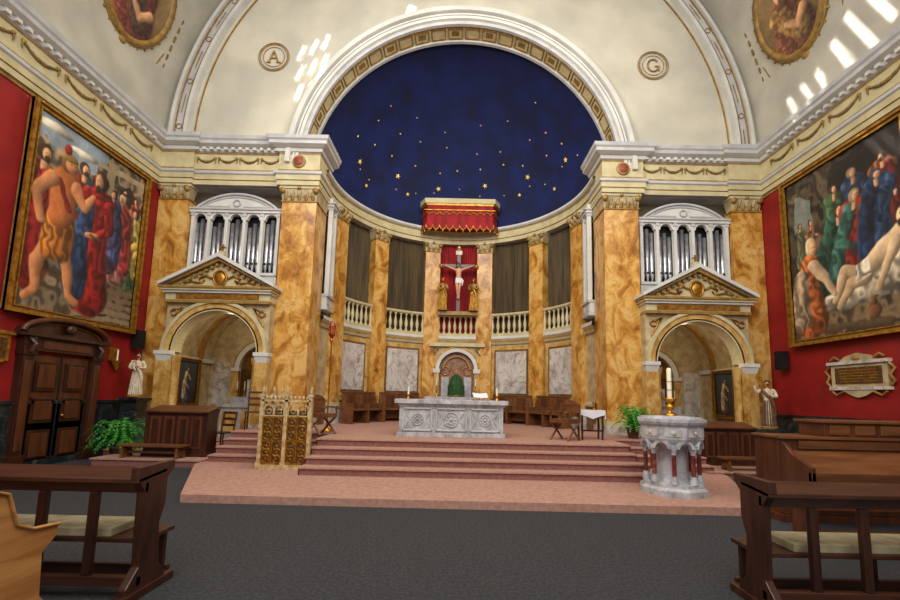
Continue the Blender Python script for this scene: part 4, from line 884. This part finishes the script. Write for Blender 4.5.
# ---------------------------------------------------------------- upright piano (closed) + bench
b=B(T(5.75,6.2,0))
b.box(-.95,1.3,.1,.65,.1,1.18,MW); b.box(-1.0,1.35,.07,.68,0,.1,MW); b.box(-.98,1.33,.05,.68,1.18,1.22,BW)
b.box(-.25,1.3,.14,.62,1.22,1.42,MW); b.box(-.3,1.34,.1,.66,1.42,1.46,BW)
for x in(-.18,.2,.58,.96): b.box(x,x+.3,.125,.14,1.25,1.39,BW)
b.box(-.93,1.28,-.38,.12,.62,.76,MW); b.box(-.95,1.3,-.42,-.36,.6,.78,BW)
b.add([(-.9,-.4,.78),(1.25,-.4,.78),(1.25,.1,1.02),(-.9,.1,1.02),(-.9,-.4,.74),(1.25,-.4,.74),(1.25,.1,.98),(-.9,.1,.98)],[(0,1,2,3),(4,7,6,5),(0,4,5,1),(1,5,6,2),(3,2,6,7),(0,3,7,4)],BW)
b.box(-.7,1.1,.07,.1,1.04,1.16,BW)
for x in(-.95,1.24): b.prism([(-.42,.58),(.1,.58),(.1,1.16),(.02,1.1),(-.1,.98),(-.42,.84)],x,x+.06,MW,'yz'); b.prism([(-.4,.0),(-.32,.0),(-.3,.3),(-.34,.58),(-.42,.58)],x,x+.07,MW,'yz')
for x in(-.6,.0,.6): b.box(x-.24,x+.24,.085,.1,.18,.54,BW)
b.obj('upright_piano',bev=.008)
b=B(T(4.65,5.1,0)); b.box(-.6,.85,-.18,.2,.5,.55,MW); b.box(-.55,.8,-.14,.16,.55,.58,BW)
for x in(-.55,.8): b.prism([(-.18,0),(.2,0),(.15,.1),(.12,.5),(-.1,.5),(-.13,.1)],x-.03,x+.03,MW,'yz')
b.box(-.55,.8,-.02,.02,.16,.24,BW); b.obj('piano_bench',bev=.006)
# ---------------------------------------------------------------- lights
def look(o,t): o.rotation_euler=(Vector(t)-o.location).to_track_quat('-Z','Y').to_euler()
def area(n,l,t,e,s,c=(1,1,1)):
    d=bpy.data.lights.new(n,'AREA'); d.energy=e; d.size=s; d.color=c; o=bpy.data.objects.new(n,d); o.location=l; bpy.context.collection.objects.link(o); look(o,t); return o
area('nave_key_light',(0,-2,11),(0,12,6),1040,8,(1,.975,.93))  # added area key for the nave, unseen; no window is built
area('wall_fill_from_left',(-6,3,12),(9,10,5),600,4,(1,.97,.9)); area('wall_fill_from_right',(6,3,12),(-9,10,5),400,4,(1,.97,.9))  # added unseen area fills that brighten the opposite side walls
area('apse_fill_light',(0,8.4,11.6),(0,16.6,3.5),310,2.5,(1,.92,.76))  # added fill above the view to brighten the apse
area('floor_fill_light',(0,3.5,9),(0,9,0),150,5,(1,.96,.92))  # added unseen fill, aimed down at the floor
for sg in(-1,1):
    d=bpy.data.lights.new('chapel_fill','POINT'); d.energy=55; d.color=(1,.84,.6); d.shadow_soft_size=.15; o=bpy.data.objects.new('chapel_fill',d); o.location=(sg*6.9,12.7,3.9); bpy.context.collection.objects.link(o)  # added point fill hidden behind each chapel front, no fixture
def beam(l,t,e,w,h,roll=0):
    d=bpy.data.lights.new('sunbeam_light','AREA'); d.shape='RECTANGLE'; d.size=w; d.size_y=h; d.spread=math.radians(1.0); d.energy=e; d.color=(1,.98,.92)
    o=bpy.data.objects.new('sunbeam_light',d); o.location=l; bpy.context.collection.objects.link(o)
    q=(Vector(t)-Vector(l)).to_track_quat('-Z','Y').to_matrix().to_4x4()@Matrix.Rotation(roll,4,'Z'); o.matrix_world=T(*l)@q
for k in range(3):
    for j in range(3): beam((-4.9+.34*k+.5,6.5,14.5+.6*j),(-5.05+.36*k,12,10.9+.66*j+.2*k),.85,.13,.44,-.4)
beam((-1,6,15.5),(-1.7,11.8,13.75),1.3,.26,.5,-.3)
for k in range(3): beam((2,7.6,11.6),(9,10.5-.45*k,9.5+.05*k),1.5,.13,1.1,.35)
for k in range(4): beam((2,6.8,12.4),(8.95,9.0-.42*k,9.8+.28*k),2.0,.16,1.3,.4)
for k in range(3): beam((2,6.5,10),(9,8.5-.4*k,7.2-.2*k),.9,.12,1.1,.5)
w=bpy.data.worlds.new('World'); bpy.context.scene.world=w; w.use_nodes=True
w.node_tree.nodes['Background'].inputs[0].default_value=(.95,.95,.95,1); w.node_tree.nodes['Background'].inputs[1].default_value=.75
# ---------------------------------------------------------------- camera
cd=bpy.data.cameras.new('Camera'); cam=bpy.data.objects.new('Camera',cd); bpy.context.collection.objects.link(cam)
cd.sensor_width=36; cd.lens=420/900*36; cd.shift_y=48/900; cd.shift_x=-7/900
cam.matrix_world=T(0,0,1.7)@Matrix.Rotation(math.radians(90+6.5),4,'X')@Matrix.Rotation(math.radians(1.3),4,'Z')
bpy.context.scene.camera=cam
try:
    bpy.context.scene.view_settings.view_transform='Standard'
except Exception: pass
